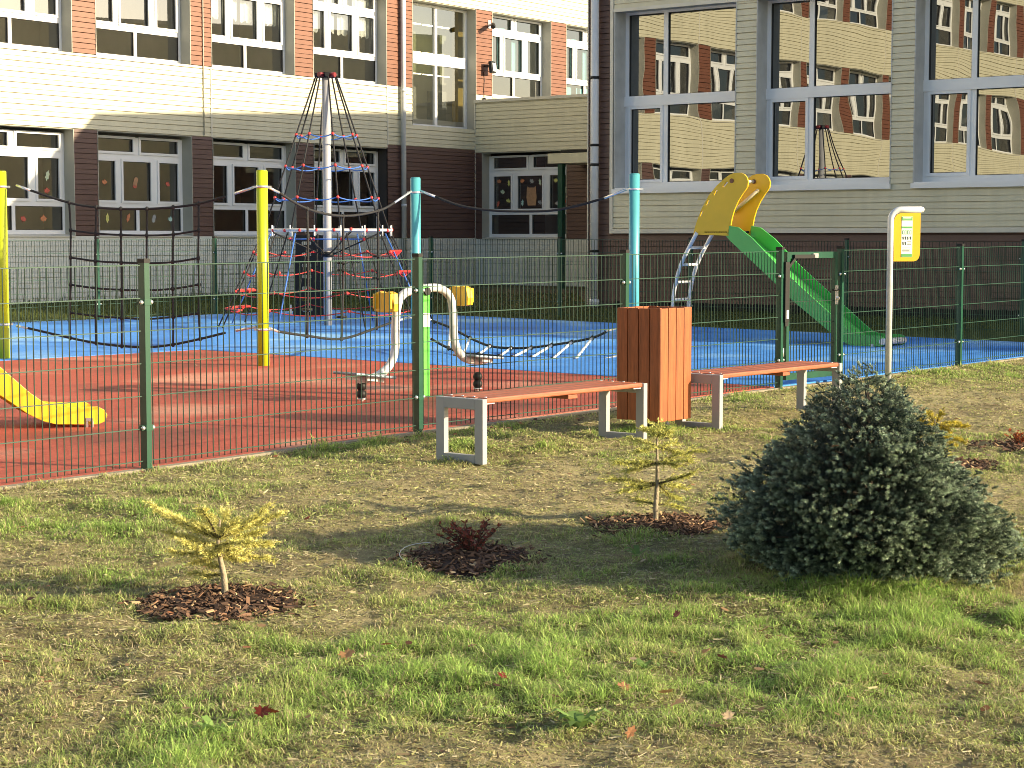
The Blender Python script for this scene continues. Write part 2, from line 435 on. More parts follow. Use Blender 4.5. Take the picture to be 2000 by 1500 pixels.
def off(p, along, inn): q = Vector(p[:2]) + FDIR * along + FIN * inn; return (q.x, q.y)
RB = (2.42, 16.98)
slab('red_safety_surface', [off(RB, 0, 0), (-3.74, 22.0), (-9.5, 16.5), off(FA, -9.0, 4.0), off(FA, -6.5, 0.05), off(FA, 0, .05), off(FB, 0, .05)], 0.016, RED)
slab('blue_safety_surface', [off(RB, 0.004, 0), off(FF, -.2, .05), off(FF, 3.4, .05), (7.2, 22.7), (-3.2, 32.25), (-7.72, 27.85), (-12.5, 23.1), (-9.504, 16.504), (-3.742, 22.004)], 0.020, BLUE)
kb = MB()
k0, k1v = Vector(off(FA, -7, -.05)), Vector(off(FF, 4, -.05))
for a, b2 in ((FA - FDIR * 7, FA), (FA, FB), (FB, FC), (FC, FD), (FD, FE), (FE, FF), (FF, FF + FDIR * 4)):
    n2 = Vector((-(b2 - a).y, (b2 - a).x)).normalized()
    q = [a + n2 * .045, b2 + n2 * .045, b2 - n2 * .02, a - n2 * .02]
    kb.prism([(p.x, p.y, gz(p.y) - .12) for p in q], (0, 0, .136))
tag(kb.build('kerb', CONC), kind='structure')

# ------------------------------------------------------------------ school buildings
LO, LD = Vector((-8.474, 36.0)), Vector((0.59427, 0.80427))
RO, RD = Vector((1.396, 33.6)), Vector((0.80427, -0.59427))
LANG, RANG = math.atan2(LD.y, LD.x), math.atan2(RD.y, RD.x)
def clad(b, x0, x1, z0, z1, y=0.0, mi=0, pitch=0.2):
    pr = []; z = z0
    while z < z1 - 1e-6:
        h = min(pitch, z1 - z)
        pr += [(z, .024), (z + .013, .024), (z + .013, -.014)]
        if h > pitch * .6:
            m_ = z + pitch * .5
            pr += [(m_ - .005, -.006), (m_ - .005, .014), (m_ + .003, .014), (m_ + .003, -.011)]
        pr += [(z + h, -.003)]
        z += pitch
    vs = []; fs = []
    for i, (zz, yy) in enumerate(pr): vs += [(x0, y + yy, zz), (x1, y + yy, zz)]
    for i in range(len(pr) - 1): fs.append((2 * i, 2 * i + 1, 2 * i + 3, 2 * i + 2))
    b.add(vs, fs, mi)
    b.box(x0, x1, y + .03, y + .30, z0 + .002, z1 - .002, 1)
_wcache = {}
def win_meshes(h, w=2.53):
    key = (round(h, 3), round(w, 3))
    if key in _wcache: return _wcache[key]
    k = h / 1.91; q = w / 2.53
    rows = [(.07, .52, [(.08, 1.24), (1.32, 2.46)]), (.66, 1.43, [(.15, .68), (.89, 1.63), (1.86, 2.38)]), (1.62, 1.87, [(.15, 1.16), (1.37, 2.38)])]
    f = MB(); p = MB(); zprev = 0
    for r, (z0, z1, cols) in enumerate(rows):
        z0 *= k; z1 *= k
        f.box(0, w, 0, .07, zprev, z0)
        xp = 0
        for c0, c1 in cols:
            c0 *= q; c1 *= q
            f.box(xp, c0, .001, .069, z0, z1); xp = c1
            p.add([(c0, .045, z0), (c1, .045, z0), (c1, .045, z1), (c0, .045, z1)], [(0, 1, 2, 3)])
            if r:                                            # opening sash with its own raised profile
                t = .05
                for a in ((c0 - t, c1 + t, z0 - t, z0), (c0 - t, c1 + t, z1, z1 + t)): f.box(a[0], a[1], -.022, .01, a[2], a[3])
                for a in ((c0 - t, c0), (c1, c1 + t)): f.box(a[0], a[1], -.022, .01, z0, z1)
            g = .008                                         # black gasket round the pane
            for a in ((c0, c1, z0, z0 + g), (c0, c1, z1 - g, z1)): f.box(a[0], a[1], .012, .045, a[2], a[3], 1)
            for a in ((c0, c0 + g), (c1 - g, c1)): f.box(a[0], a[1], .013, .044, z0 + g, z1 - g, 1)
        f.box(xp, w, .001, .069, z0, z1); zprev = z1
    f.box(0, w, 0, .07, zprev, h)
    s = MB(); s.add([(0, 0, .0), (w, 0, .0), (w, -.30, -.035), (0, -.30, -.035), (0, 0, -.06), (w, 0, -.06), (w, -.30, -.06), (0, -.30, -.06)],
                    [(0, 1, 2, 3), (3, 2, 6, 7), (0, 3, 7, 4), (1, 5, 6, 2), (4, 7, 6, 5), (0, 4, 5, 1)])
    _wcache[key] = (f.mesh('window_frame', [UPVC, GASKET]), p.mesh('window_pane', GLASS), s.mesh('window_sill', TRIM))
    return _wcache[key]
def window(parent, x, y, z, h, w=2.53):
    fm, pm, sm = win_meshes(h, w)
    wo = place('window', fm, parent, (x, y, z))
    place('pane', pm, wo); place('sill', sm, wo)
    return wo
def leaf_outline(kind, s, rot):
    pts = []
    half = [(0, 1), (.11, .66), (.30, .74), (.27, .46), (.74, .55), (.60, .29), (.88, .10), (.50, -.02), (.54, -.31), (.17, -.22), (.05, -.28), (.04, -.62)]
    mp_ = half + [(-x, y) for x, y in half[:0:-1]]
    c, t = math.cos(rot), math.sin(rot)
    if kind == 'maple': return [(s * (x * c - y * t), s * (x * t + y * c)) for x, y in mp_]
    for i in range(22):
        a = 2 * math.pi * i / 22
        if kind == 'oak': r = s * (0.62 + 0.38 * abs(math.cos(a))) * (0.85 + .18 * math.cos(6 * a)); p = (r * .62 * math.sin(a), r * math.cos(a))
        else: r = s * (0.5 + .5 * abs(math.cos(a)) ** 1.3); p = (r * .9 * math.sin(a), r * math.cos(a))
        c, t = math.cos(rot), math.sin(rot)
        pts.append((p[0] * c - p[1] * t, p[0] * t + p[1] * c))
    return pts
STK = {}
def sticker(wo, x, z, kind, col, s=.085, rot=0.0):
    if col not in STK: STK[col] = mat('painted paper %d' % len(STK), col, 0.8, var=0.15, vs=20)
    b = MB(); b.prism([(x + a, .034, z + c) for a, c in leaf_outline(kind, s, rot)], (0, .003, 0))
    b.build('leaf_sticker', STK[col], wo)
OR, RDC, YL, GR, GY, MT, TN = (.55, .22, .10), (.50, .12, .08), (.60, .58, .18), (.52, .60, .42), (.30, .31, .31), (.40, .60, .55), (.42, .24, .13)
def curtain(wo, x0, x1, z0, z1, m, amp=.03, scal=0.0):
    n = max(12, int((x1 - x0) / .025)); vs = []; fs = []
    for i in range(n + 1):
        x = lerp(x0, x1, i / n); yy = .17 + amp * math.sin(x * 38) + amp * .5 * math.sin(x * 91)
        zb = z0 + (abs(math.sin(x * 16)) * scal if scal else 0)
        vs += [(x, yy, zb), (x, yy, z1)]
    for i in range(n): fs.append((2 * i, 2 * i + 2, 2 * i + 3, 2 * i + 1))
    b = MB(); b.add(vs, fs, smooth=True); b.build('curtain', m, wo, fix=False)

LEFT = thing('school_building', 'long sunlit cream school wing with brown piers and rows of white windows', 'school wing', (LO.x, LO.y, 0), LANG)
S0, S1 = -43.15, 24.0
PIT = 3.12
bays = [(.55 + PIT * k, 3.08 + PIT * k) for k in range(-14, 3)]           # openings left of the stair window
rbays = [(13.40, 15.96), (16.66, 19.20), (19.86, 22.40)]                   # upper floors, right of it
BAND = [(0.0, 1.60), (3.67, 5.13), (7.22, 8.72), (10.81, 12.3)]
joints = [S0] + [3.65 + PIT * 2 * k for k in range(-7, 1)] + [9.34, S1]
def panel_part(name, m, x0, x1, z0, z1, parent, y=0.0, tl=False):
    b = MB(); clad(b, x0, x1, z0, z1, y)
    if tl: b.box(x0 - .02, x0 + .02, y - .022, y + .02, z0, z1, 2)
    return b.build(name, [m, BACK, TRIM], parent)
for bi, (z0, z1) in enumerate(BAND):
    for a, c in zip(joints[:-1], joints[1:]):
        if bi == 1 and c > 12:
            for q in ((9.34, 10.26, 5.13), (10.26, 12.74, 4.26), (12.74, S1, 5.13)): panel_part('siding_panel', CREAM, q[0], q[1], 3.75, q[2], LEFT, tl=q[0] == 9.34)
        else: panel_part('siding_panel', GREYCREAM if bi == 0 else CREAM, a, c, z0, 1.57 if bi == 0 and c > 12 else z1, LEFT, tl=a > S0)
def piers(m, z0, z1, ops, x0, x1):
    xp = x0
    for a, c in ops + [(x1, None)]:
        if a - xp > .05:
            po = panel_part('pier', m, xp, a, z0, z1, LEFT)
            for e, sgn in ((xp, -1), (a, 1)):                # pale angle trim and reveal board at each side of the pier
                if S0 < e < S1 - .1: MB().box(min(e, e + sgn * .014), max(e, e + sgn * .014), -.02, .33, z0 + .002, z1 - .002, 0).build('reveal_board', JAMB, po)
        if c is None: break
        MB().box(a + .014, c - .014, -.004, .33, z1 - .012, z1).build('head_board', JAMB, LEFT)
        xp = c
piers(BROWN_SHADE, 1.60, 3.67, bays, S0, 9.34)
panel_part('pier', BROWN_SHADE, 9.34, S1, 1.57, 3.75, LEFT)
piers(BROWN_LIT, 5.13, 7.22, bays + [(10.26, 12.74)] + rbays, S0, S1)
piers(BROWN_LIT, 8.72, 10.81, bays + [(10.26, 12.74)] + rbays, S0, S1)
for e in (10.26, 12.726): MB().box(e, e + .014, -.02, .33, 4.27, 5.13).build('reveal_board', JAMB, LEFT)
rm = MB()                                                    # the classrooms seen through the glass
for z in (0.62, 4.25, 7.85, 11.4): rm.box(S0, S1, .34, 6.0, z, z + .2)
rm.box(S0, S1, 5.0, 5.2, .4, 12.0)
for k in range(-14, 8, 2): rm.box(3.3 + PIT * k, 3.42 + PIT * k, .36, 5.0, .7, 12.0)
rm.build('interior', ROOM, LEFT)
rf = MB(); rf.box(S0, S1, -.06, 12, 12.3, 12.5); rf.box(S0, S0 + .3, .31, 12, 0, 12.3, 1); rf.box(S1 - .3, S1, .31, 12, 0, 12.3, 1); rf.box(S0, S1, 11.7, 12, 0, 12.3, 1)
rf.build('roof', [TRIM, CREAM], LEFT)
WL = {}
for fl, (z, h) in enumerate(((1.64, 1.95), (5.14, 2.05), (8.74, 2.04))):
    for i, (a, c) in enumerate(bays + (rbays if fl else [])):
        WL[(fl, i - 14)] = window(LEFT, a, .27, z, h, c - a)
# paper leaves on the ground floor panes, lace and cyan curtains upstairs
w0, w1 = WL[(0, -1)], WL[(0, 0)]
for x, z, kd, c, s in ((1.72, 1.03, 'oak', OR, .10), (2.13, 1.12, 'oak', GR, .11), (2.12, .82, 'maple', RDC, .09), (1.53, .27, 'maple', RDC, .09), (2.02, .28, 'maple', OR, .10)): sticker(w0, x, z, kd, c, s, random.uniform(-.4, .4))
for x, z, kd, c, s in ((.44, 1.02, 'maple', OR, .085), (1.26, 1.06, 'oval', TN, .10), (1.24, .95, 'maple', RDC, .07), (2.13, 1.02, 'maple', RDC, .08), (.5, .32, 'oak', YL, .10), (1.05, .33, 'oak', OR, .10), (1.74, .32, 'oval', GY, .085), (2.2, .3, 'maple', MT, .085)): sticker(w1, x, z, kd, c, s, random.uniform(-.4, .4))
for i in (1, 2):
    for x0, x1 in ((.15, .70), (.88, 1.22), (1.34, 1.66), (1.86, 2.4)): curtain(WL[(1, i)], x0, x1, 1.05, 1.98, LACE, scal=.07)
for i in (3, 4):
    for x0, x1 in ((.3, .62), (.9, 1.18), (1.42, 1.68)): curtain(WL[(1, i)], x0, x1, .72, 1.80, TEAL, amp=.012)
for x0, x1 in ((.2, .9), (1.1, 1.9)): curtain(WL[(1, 4)], x0, x1, .1, .5, TEAL, amp=.012)
# stair window
sw = MB(); sp = MB(); SWW, SWH = 2.452, 2.93
for a in ((0, .06, 0, SWH), (SWW - .06, SWW, 0, SWH), (1.19, 1.28, .05, SWH - .05)): sw.box(a[0], a[1], .001, .069, a[2], a[3])
for a in ((0, .05), (SWH - .05, SWH)): sw.box(.06, SWW - .06, 0, .07, a[0], a[1])
sw.box(.06, 1.19, -.02, .07, 1.49, 1.75); sw.box(1.28, SWW - .06, -.02, .07, 1.49, 1.75); sw.box(1.19, 1.28, -.021, .0, 1.49, 1.75)
for x0, x1 in ((.06, 1.19), (1.28, SWW - .06)):
    for z0, z1 in ((.05, 1.49), (1.75, SWH - .05)): sp.add([(x0, .045, z0), (x1, .045, z0), (x1, .045, z1), (x0, .045, z1)], [(0, 1, 2, 3)])
swo = sw.build('window', [UPVC], LEFT, (10.274, .27, 4.27)); sp.build('pane', GLASS, swo, fix=False)
tag(swo, 'tall stair window of four panes with strip lights behind')
HALL = mat('pale green stair wall', (0.20, 0.215, 0.11), 0.9, var=0.15, vs=1.5)
HALL2 = mat('grey stair wall', (0.23, 0.23, 0.205), 0.9, var=0.12, vs=1.5)
YCOL = mat('ochre pillar', (0.28, 0.20, 0.03), 0.8)
DOOR = mat('grey inner door', (0.10, 0.11, 0.12), 0.6, var=.3, vs=6)
hl = MB(); hl.box(-.3, 5.0, 1.2, 1.3, 1.45, 3.2, 0); hl.box(-.3, 5.0, 1.2, 1.3, -.4, 1.449, 1); hl.box(3.25, 3.6, .9, 1.1, -.4, 3.1, 2)
hl.box(2.35, 3.0, 1.10, 1.195, -.3, 1.0, 3); hl.box(1.45, 1.8, 1.16, 1.195, .2, 1.1, 3)
ho = hl.build('stair_hall', [HALL, HALL2, YCOL, DOOR], swo)
lt = MB()
LAMP = emit_mat('lit strip lamp', (1.0, 0.86, 0.50), 4.0)
for z in (1.86, 2.55):
    for x0, x1 in ((-.1, .62), (.72, 1.10), (1.16, 1.75)): lt.box(x0 + .9, x1 + .9, .7, .75, z - .0, z + .03)
for x0, x1 in ((0.0, .62), (.72, 1.10), (1.16, 1.75)): lt.box(x0 + .9, x1 + .9, .7, .75, 1.34, 1.36)
lt.build('strip_lamp', LAMP, swo)
dp = MB(); dp.tube([(9.82, -.10, .3), (9.82, -.10, 12.2)], .06, 12)
for z in (2.3, 5.0, 7.6, 10): dp.tube([(9.82, -.10, z), (9.82, -.10, z + .07)], .068, 12)
dp.build('downpipe', PIPE, LEFT)
MB().tube([(3.42, -.03, 3.7), (3.42, -.03, 12.2)], .012, 6).build('lightning_conductor', TRIM, LEFT)

# ---- right wing
RIGHT = thing('school_building', 'shaded school wing at right with tall mirror-like windows over brown boards', 'school wing', (RO.x, RO.y, 0), RANG)
BLUEREV = mat('blue grey reveal', (.46, .47, .46), .6)
panel_part('brown_siding', BROWN_SHADE, 0, .50, -.2, 7.0, RIGHT); panel_part('brown_siding', BROWN_SHADE, .50, 30, -.2, 1.64, RIGHT)
MB().box(-.022, .0, -.03, .3, -.2, 7.0).build('corner_trim', TRIM, RIGHT)
RW = [(.58 + 2.87 * k, 3.06 + 2.87 * k) for k in range(10)]
panel_part('siding_panel', CREAM, .56, 30, 1.72, 2.42, RIGHT, -.05); panel_part('siding_panel', CREAM, .56, 30, 5.60, 7.0, RIGHT, -.05)
MB().box(.50, .56, -.085, .0, 1.64, 7.0).build('edge_trim', TRIM, RIGHT); MB().box(.5605, 30, -.085, .0, 1.64, 1.72).build('edge_trim', TRIM, RIGHT); MB().box(.5605, 30, -.075, -.04, 5.56, 5.62).build('edge_trim', TRIM, RIGHT)
xp = None
for a, c in RW:
    if xp is not None: panel_part('pier', CREAM, xp, a, 2.42, 5.60, RIGHT, -.05)
    xp = c
    for e, sg in ((a, 1), (c, -1)): MB().box(min(e, e + sg * .015), max(e, e + sg * .015), -.07, .33, 2.42, 5.60).build('reveal_board', BLUEREV, RIGHT)
    MB().box(a + .015, c - .015, -.05, .33, 5.575, 5.59).build('head_board', BLUEREV, RIGHT)
panel_part('pier', CREAM, xp, 30, 2.42, 5.6, RIGHT, -.05)
f, p, s = MB(), MB(), MB()
ww, wh = 2.45, 3.18
f.box(0, ww, 0, .07, 0, .13); f.box(0, ww, -.03, .07, 1.49, 1.67); f.box(0, ww, 0, .07, wh - .07, wh)
for x0, x1 in ((0, .07), (.80, .89), (ww - .07, ww)): f.box(x0, x1, .001, .069, .13, 1.49); f.box(x0, x1, .001, .069, 1.67, wh - .07)
for a in ((.07, .12, .13, 1.49), (.75, .80, .13, 1.49), (.12, .75, .13, .18), (.12, .75, 1.44, 1.49)): f.box(a[0], a[1], -.02, .06, a[2], a[3])
for x0, x1, z0, z1 in ((.12, .75, .18, 1.44), (.89, ww - .07, .13, 1.49), (.07, .80, 1.67, wh - .07), (.89, ww - .07, 1.67, wh - .07)):
    p.add([(x0, .045, z0), (x1, .045, z0), (x1, .045, z1), (x0, .045, z1)], [(0, 1, 2, 3)])
    for a in ((x0, x0 + .01, z0, z1), (x1 - .01, x1, z0, z1)): f.box(a[0], a[1], .02, .044, a[2], a[3], 1)
    for a in ((x0 + .01, x1 - .01, z0, z0 + .01), (x0 + .01, x1 - .01, z1 - .01, z1)): f.box(a[0], a[1], .02, .044, a[2], a[3], 1)
s.box(0, ww, -.37, 0, -.05, .0); s.box(-.03, ww + .03, -.40, -.36, -.07, .01); s.box(0, ww, -.34, 0, .003, .03)
rfm, rpm, rsm = f.mesh('window_frame', [UPVC, GASKET]), p.mesh('window_pane', MIRROR), s.mesh('window_sill', UPVC)
for i, (a, c) in enumerate(RW[:5]):
    wo = place('window', rfm, RIGHT, (a + .015, .28, 2.42)); place('pane', rpm, wo); place('sill', rsm, wo)
bd = MB()                                                    # body behind the front, roof rising gently to the back
ridge = lambda y: 7.0 + .056 * y
for (x0, x1, y0, y1) in ((0.02, .25, .31, 20), (29.7, 30, .31, 20)):
    bd.prism([(x0, y0, -.3), (x0, y1, -.3), (x0, y1, ridge(y1)), (x0, y0, ridge(y0))], (x1 - x0, 0, 0))
bd.box(.25, 29.7, 19.7, 20, -.3, ridge(20)); bd.box(.25, 29.7, .9, 1.0, -.3, 6.9)
bd.build('rear_wall', CREAM, RIGHT)
rr = MB(); rr.prism([(0, -.1, 7.0), (0, 20, ridge(20)), (0, 20, ridge(20) + .1), (0, -.1, 7.1)], (30, 0, 0)); rr.build('roof', TRIM, RIGHT)
dp = MB(); dp.tube([(.205, -.13, .42), (.205, -.13, 6.9)], .075, 14)
for z in (1.3, 2.85, 3.2, 4.4): dp.tube([(.205, -.13, z), (.205, -.13, z + .045)], .085, 14, 1)
dp.tube([(.205, -.13, .30), (.205, -.13, .42), (.205, -.13, .46)], [.07, .10, .075], 14)
dp.build('downpipe', [PIPE, BLACK], RIGHT)
me_ = MB()                                                   # crimped black membrane where the wall meets the ground
for k in range(300): me_.box(.6 + k * .098, .66 + k * .098, -.045, -.012, .2, .42 + .015 * random.random())
me_.box(.55, 30, -.03, -.013, .1, .36)
me_.build('base_membrane', BLACK, RIGHT)
# ---- link block
KO = LO + LD * 12.72
LINK = thing('link_block', 'low flat roofed link in the corner between the two school wings', 'link building', (KO.x, KO.y, 0), RANG)
panel_part('siding_panel', CREAM, 0, 9.3, 3.68, 4.92, LINK); panel_part('siding_panel', GREYCREAM, 0, 9.3, 0, 1.55, LINK)
MB().box(-.02, 9.3, -.04, .6, 4.92, 4.99).build('parapet_trim', TRIM, LINK); MB().box(-.015, .015, -.025, .01, 0, 4.92).build('corner_trim', TRIM, LINK)
panel_part('pier', BROWN_SHADE, .016, .22, 1.55, 3.68, LINK); panel_part('pier', BROWN_SHADE, 2.78, 9.3, 1.55, 3.68, LINK)
for q in ((.22, .234, -.02, 1.552), (2.766, 2.78, -.02, 1.552), (.234, 2.766, -.004, 3.666)): MB().box(q[0], q[1], q[2], .33, q[3], 3.678).build('reveal_board', JAMB, LINK)
b = MB(); b.box(0, 9.3, .31, 7, 4.75, 4.9); b.build('roof', TRIM, LINK)
b = MB(); b.box(.0, 9.3, 3.0, 3.1, 0, 4.7); b.box(0, 9.3, .34, 3, .6, .7); b.build('interior', ROOM, LINK)
wk = window(LINK, .234, .27, 1.60, 2.0, 2.53)
for x, z, kd, c in ((.28, 1.36, 'maple', OR), (.58, 1.33, 'oak', YL), (.38, 1.1, 'maple', GR), (.25, .82, 'oak', RDC), (.56, .88, 'maple', YL), (1.0, 1.36, 'maple', OR), (1.27, 1.35, 'maple', GY), (1.53, 1.34, 'oak', GR),
                    (1.0, .84, 'oak', MT), (1.52, .83, 'maple', GY), (2.0, 1.36, 'maple', YL), (2.28, 1.15, 'oak', GR), (2.05, .8, 'maple', GY), (2.3, .85, 'maple', RDC)): sticker(wk, x, z, kd, c, .085, random.uniform(-.6, .6))
b = MB(); b.prism([(1.27 + x, .034, 1.02 + z) for x, z in ((-.11, -.25), (.13, -.25), (.16, -.05), (.13, .22), (.07, .19), (-.07, .19), (-.13, .22), (-.15, -.05))], (0, .003, 0))
b.build('owl_sticker', STK[TN], wk)
CAN = thing('door_canopy', 'flat pale door canopy on a slim dark post beside the link window', 'canopy', (KO.x, KO.y, 0), RANG)
b = MB(); b.box(3.17, 6.0, -1.35, -.03, 3.30, 3.53); b.build('canopy_slab', CREAM, CAN)
b = MB(); b.box(3.5, 6.0, -1.30, -.05, 3.55, 3.60); b.build('canopy_flashing', BLACK, CAN)
b = MB(); b.box(3.40, 3.53, -1.27, -1.14, .35, 3.29); b.build('post', FGREEN, CAN)
# ---- fixtures on the sunlit wall
SC = thing('security_camera', 'small dark security camera on an arm on the brown pier', 'camera', (LO.x, LO.y, 0), LANG)
b = MB(); b.tube([(13.28, -.02, 6.88), (13.25, -.18, 6.88)], .03); b.box(13.23, 13.33, -.03, -.015, 6.8, 7.0); b.build('arm', WSTEEL, SC)
b = MB(); b.tube([(13.24, -.16, 6.88), (13.02, -.34, 6.80), (12.98, -.37, 6.78)], [.055, .06, .045], 10); b.build('camera_body', BLACK, SC)
FL = thing('floodlight', 'square black floodlight tilted on the brown pier below the camera', 'floodlight', (LO.x, LO.y, 0), LANG)
b = MB(); b.obox((13.16, -.2, 5.82), (.13, .03, 0), (.012, -.03, .01), (0, .02, .14)); b.build('lamp_housing', BLACK, FL)
b = MB(); b.obox((13.21, -.235, 5.822), (.10, .023, 0), (.003, -.004, .001), (0, .015, .105)); b.build('lamp_glass', WSTEEL, FL)
b = MB(); b.tube([(13.05, -.02, 5.85), (13.1, -.14, 5.85)], .02); b.tube([(13.05, -.015, 5.7), (13.07, -.02, 5.5), (13.05, -.02, 5.3), (13.06, -.02, 5.08)], .008, 5); b.build('bracket', BLACK, FL)
SS = tag(MB().ball((13.03, -.05, 5.02), .05, n=10).build('motion_sensor', BLACK, None), 'round dark motion sensor under the floodlight wire', 'sensor')
SS.location = (LO.x, LO.y, 0); SS.rotation_euler = (0, 0, LANG)

# ------------------------------------------------------------------ mesh panel fences
PH = 1.30
HWIRE = mat('green cross wire lit tone', (0.008, 0.052, 0.034), 0.45, var=0.1)  # same coat as the uprights, lightened to look sunlit
def post_meshes():
    b = MB(); b.box(-.02, .02, -.03, .03, -.1, PH - .02)
    c = MB(); c.box(-.023, .023, -.033, .033, PH - .02, PH + .006)
    k = MB()
    k.box(-.024, .024, -.034, .034, -.018, .018)
    for s in (-1, 1): k.obox((s * .034, -.004, 0), (.012, 0, 0), (0, .014, 0), (0, 0, .016), 0)
    h = MB()
    for s in (-1, 1): h.ball((s * .038, -.020, 0), .014, 0, 8)
    return b.mesh('fence_post', FGREEN), c.mesh('post_cap', BLACK), k.mesh('panel_clamp', FGREEN), h.mesh('clamp_bolt', BOLT)
_pm = post_meshes()
def post(parent, p, ang, clamps=(0.27, 1.04)):
    o = place('fence_post', _pm[0], parent, (p.x, p.y, gz(p.y)), rot=(0, 0, ang))
    place('cap', _pm[1], o)
    for z in clamps: place('clamp', _pm[2], o, (0, 0, z)); place('bolt', _pm[3], o, (0, 0, z))
    return o
def wire_panel(parent, a, c, name='wire_panel', z0=.035, h=1.23):
    a, c = Vector(a), Vector(c); L = (c - a).length
    b = MB(); r = .0025
    za, zc = gz(a.y) + z0, gz(c.y) + z0
    u = Vector((c.x - a.x, c.y - a.y, 0)) / L; nn = Vector((-u.y, u.x, 0))
    pt = lambda s, z, o=0: Vector((lerp(a.x, c.x, s / L), lerp(a.y, c.y, s / L), lerp(za, zc, s / L) + z)) + nn * o
    n = round((L - .06) / .05)
    for i in range(n + 1):
        s = .03 + (L - .06) * i / n
        b.obox((pt(s, 0) + pt(s, h)) / 2, u * r, nn * r, (pt(s, h) - pt(s, 0)) / 2)
    for i in range(7):
        z = .03 + .2 * i - (.0 if i else 0.0)
        for o in ((-.006,) if i not in () else ()):
            b.obox((pt(.01, z, o) + pt(L - .01, z, o)) / 2, (pt(L - .01, z, o) - pt(.01, z, o)) / 2, nn * .0030, Vector((0, 0, .0030)), 1)
    return b.build(name, [WIRE, HWIRE], parent, fix=False)
def fence(pts, label, panels=None, cat='fence', skip=()):
    t = thing('mesh_fence', label, cat, (0, 0, 0), 0, 'green mesh panel fences round the playground')
    for i, p in enumerate(pts):
        q = pts[min(i + 1, len(pts) - 1)] - pts[max(0, i - 1)]
        if i not in skip: post(t, p, math.atan2(q.y, q.x))
    for i in range(len(pts) - 1):
        e = (pts[i + 1] - pts[i]).normalized() * .026
        wire_panel(t, pts[i] + e, pts[i + 1] - e)
    return t
fence([FA - FDIR * 5.04, FA - FDIR * 2.52, FA, FB, FC, FD], 'nearest green wire fence, running from the left edge along both benches up to the gate')
fence([FE, FF, FF + FDIR * 2.52], 'green wire fence right of the gate, passing behind the info sign pole')
BC = Vector((-3.45, 32.75))
bl = [BC - LD * (2.52 * k) for k in (5, 4, 3, 2, 1, 0)]
fence(bl, 'far green wire fence in front of the pale wall base at left')
b0, b1 = Vector((-1.37, 31.2)), Vector((6.95, 25.1)); bd_ = (b1 - b0) / 4
fence([BC, b0, b0 + bd_ * 1.03, b0 + bd_ * 1.97, b0 + bd_ * 2.98, b1, b1 + bd_, b1 + bd_ * 2], 'far green wire fence below the shaded right wing, behind the slide')
# gate between FD and FE
GT = thing('garden_gate', 'green framed wire gate with black closer, between two capped posts', 'gate', (FD.x, FD.y, gz(FD.y)), math.atan2((FE - FD).y, (FE - FD).x))
gl = (FE - FD).length
b = MB(); x0, x1 = .085, gl - .075
for a in ((x0, x0 + .045, .08, 1.26), (x1 - .045, x1, .08, 1.26)): b.box(a[0], a[1], -.02, .02, a[2], a[3])
for z in (.08, 1.20): b.box(x0 + .045, x1 - .045, -.019, .019, z, z + .06)
b.build('gate_frame', FGREEN, GT)
b = MB(); n = 15
for i in range(1, n):
    x = lerp(x0 + .045, x1 - .045, i / n); b.box(x - .0028, x + .0028, -.003, .003, .14, 1.20)
for z in (.2, .4, .6, .8, 1.0): b.box(x0 + .045, x1 - .045, -.009, -.003, z - .003, z + .003)
b.build('gate_mesh', WIRE, GT)
b = MB(); b.box(.02, .085, -.05, .03, .62, 1.17); b.box(.03, .08, -.045, .03, .58, .62); tag(b.build('closer_cover', BLACK, GT), 'tall black closer cover on the hinge post')
b = MB(); b.box(.035, .065, -.056, -.049, .65, .73); b.build('cover_sticker', WHITE, GT)
b = MB(); b.box(.17, .50, -.045, -.021, 1.20, 1.235); b.obox((.13, -.035, 1.16), (.045, 0, .035), (0, .012, 0), (-.008, 0, .01)); b.box(.48, .56, -.04, -.0205, 1.205, 1.245, 1); b.build('closer_arm', [BLACK, BOLT], GT)
b = MB(); b.tube([(x1 - .02, -.02, .90), (x1 - .02, -.055, .90), (x1 - .13, -.055, .90)], .010, 8); b.build('handle', BLACK, GT)
b = MB(); b.box(x1 - .04, x1 - .005, -.032, -.02, .76, .94); b.tube([(x1 - .02, -.032, .82), (x1 - .02, -.05, .82)], .016, 10); b.build('lock_plate', BOLT, GT)
b = MB()
for z in (.3, 1.0): b.tube([(.055, -.0, z), (.055, -.0, z + .08)], .014, 8)
b.build('hinge', BOLT, GT)

# ------------------------------------------------------------------ rope course: four posts and the ropes between them
PP = [Vector(p) for p in ((-5.665, 20.54), (-2.635, 19.53), (-1.14, 21.88), (1.38, 20.9))]
PHT = [2.10, 2.08, 2.06, 2.08]
desc = ['lime yellow climbing post cut by the left edge of the frame', 'lime yellow climbing post standing on the red surface, left of the cone net pole',
        'turquoise climbing post just left of the green see-saw pillar', 'turquoise climbing post rising behind the wooden litter bin']
for i, p in enumerate(PP):
    t = thing('climbing_post', desc[i], 'climbing post', (p.x, p.y, gz(p.y)), 0, 'posts of the rope course')
    b = MB(); b.tube([(0, 0, -.1), (0, 0, PHT[i] - .012)], .060, 20); b.tube([(0, 0, PHT[i] - .012), (0, 0, PHT[i])], [.060, .054], 20)
    b.build('pole', LIME if i < 2 else TURQ, t)
    for z in (PHT[i] - .175, .40):
        b = MB(); b.tube([(0, 0, z - .012), (0, 0, z + .012)], .066, 16); b.box(-.10, .10, -.012, .012, z - .01, z + .01); b.build('rope_clamp', BOLT, t)
def on(i, u, v): return W(u, v, PP[i], PP[i + 1])
def knots(b, pts, r=.022):
    for p in pts: b.ball(p, r, 0, 8, 1.3)
def rope(b, pts, r=.0115, mi=0): b.tube(smooth_path(pts, 4), r, 7, mi)
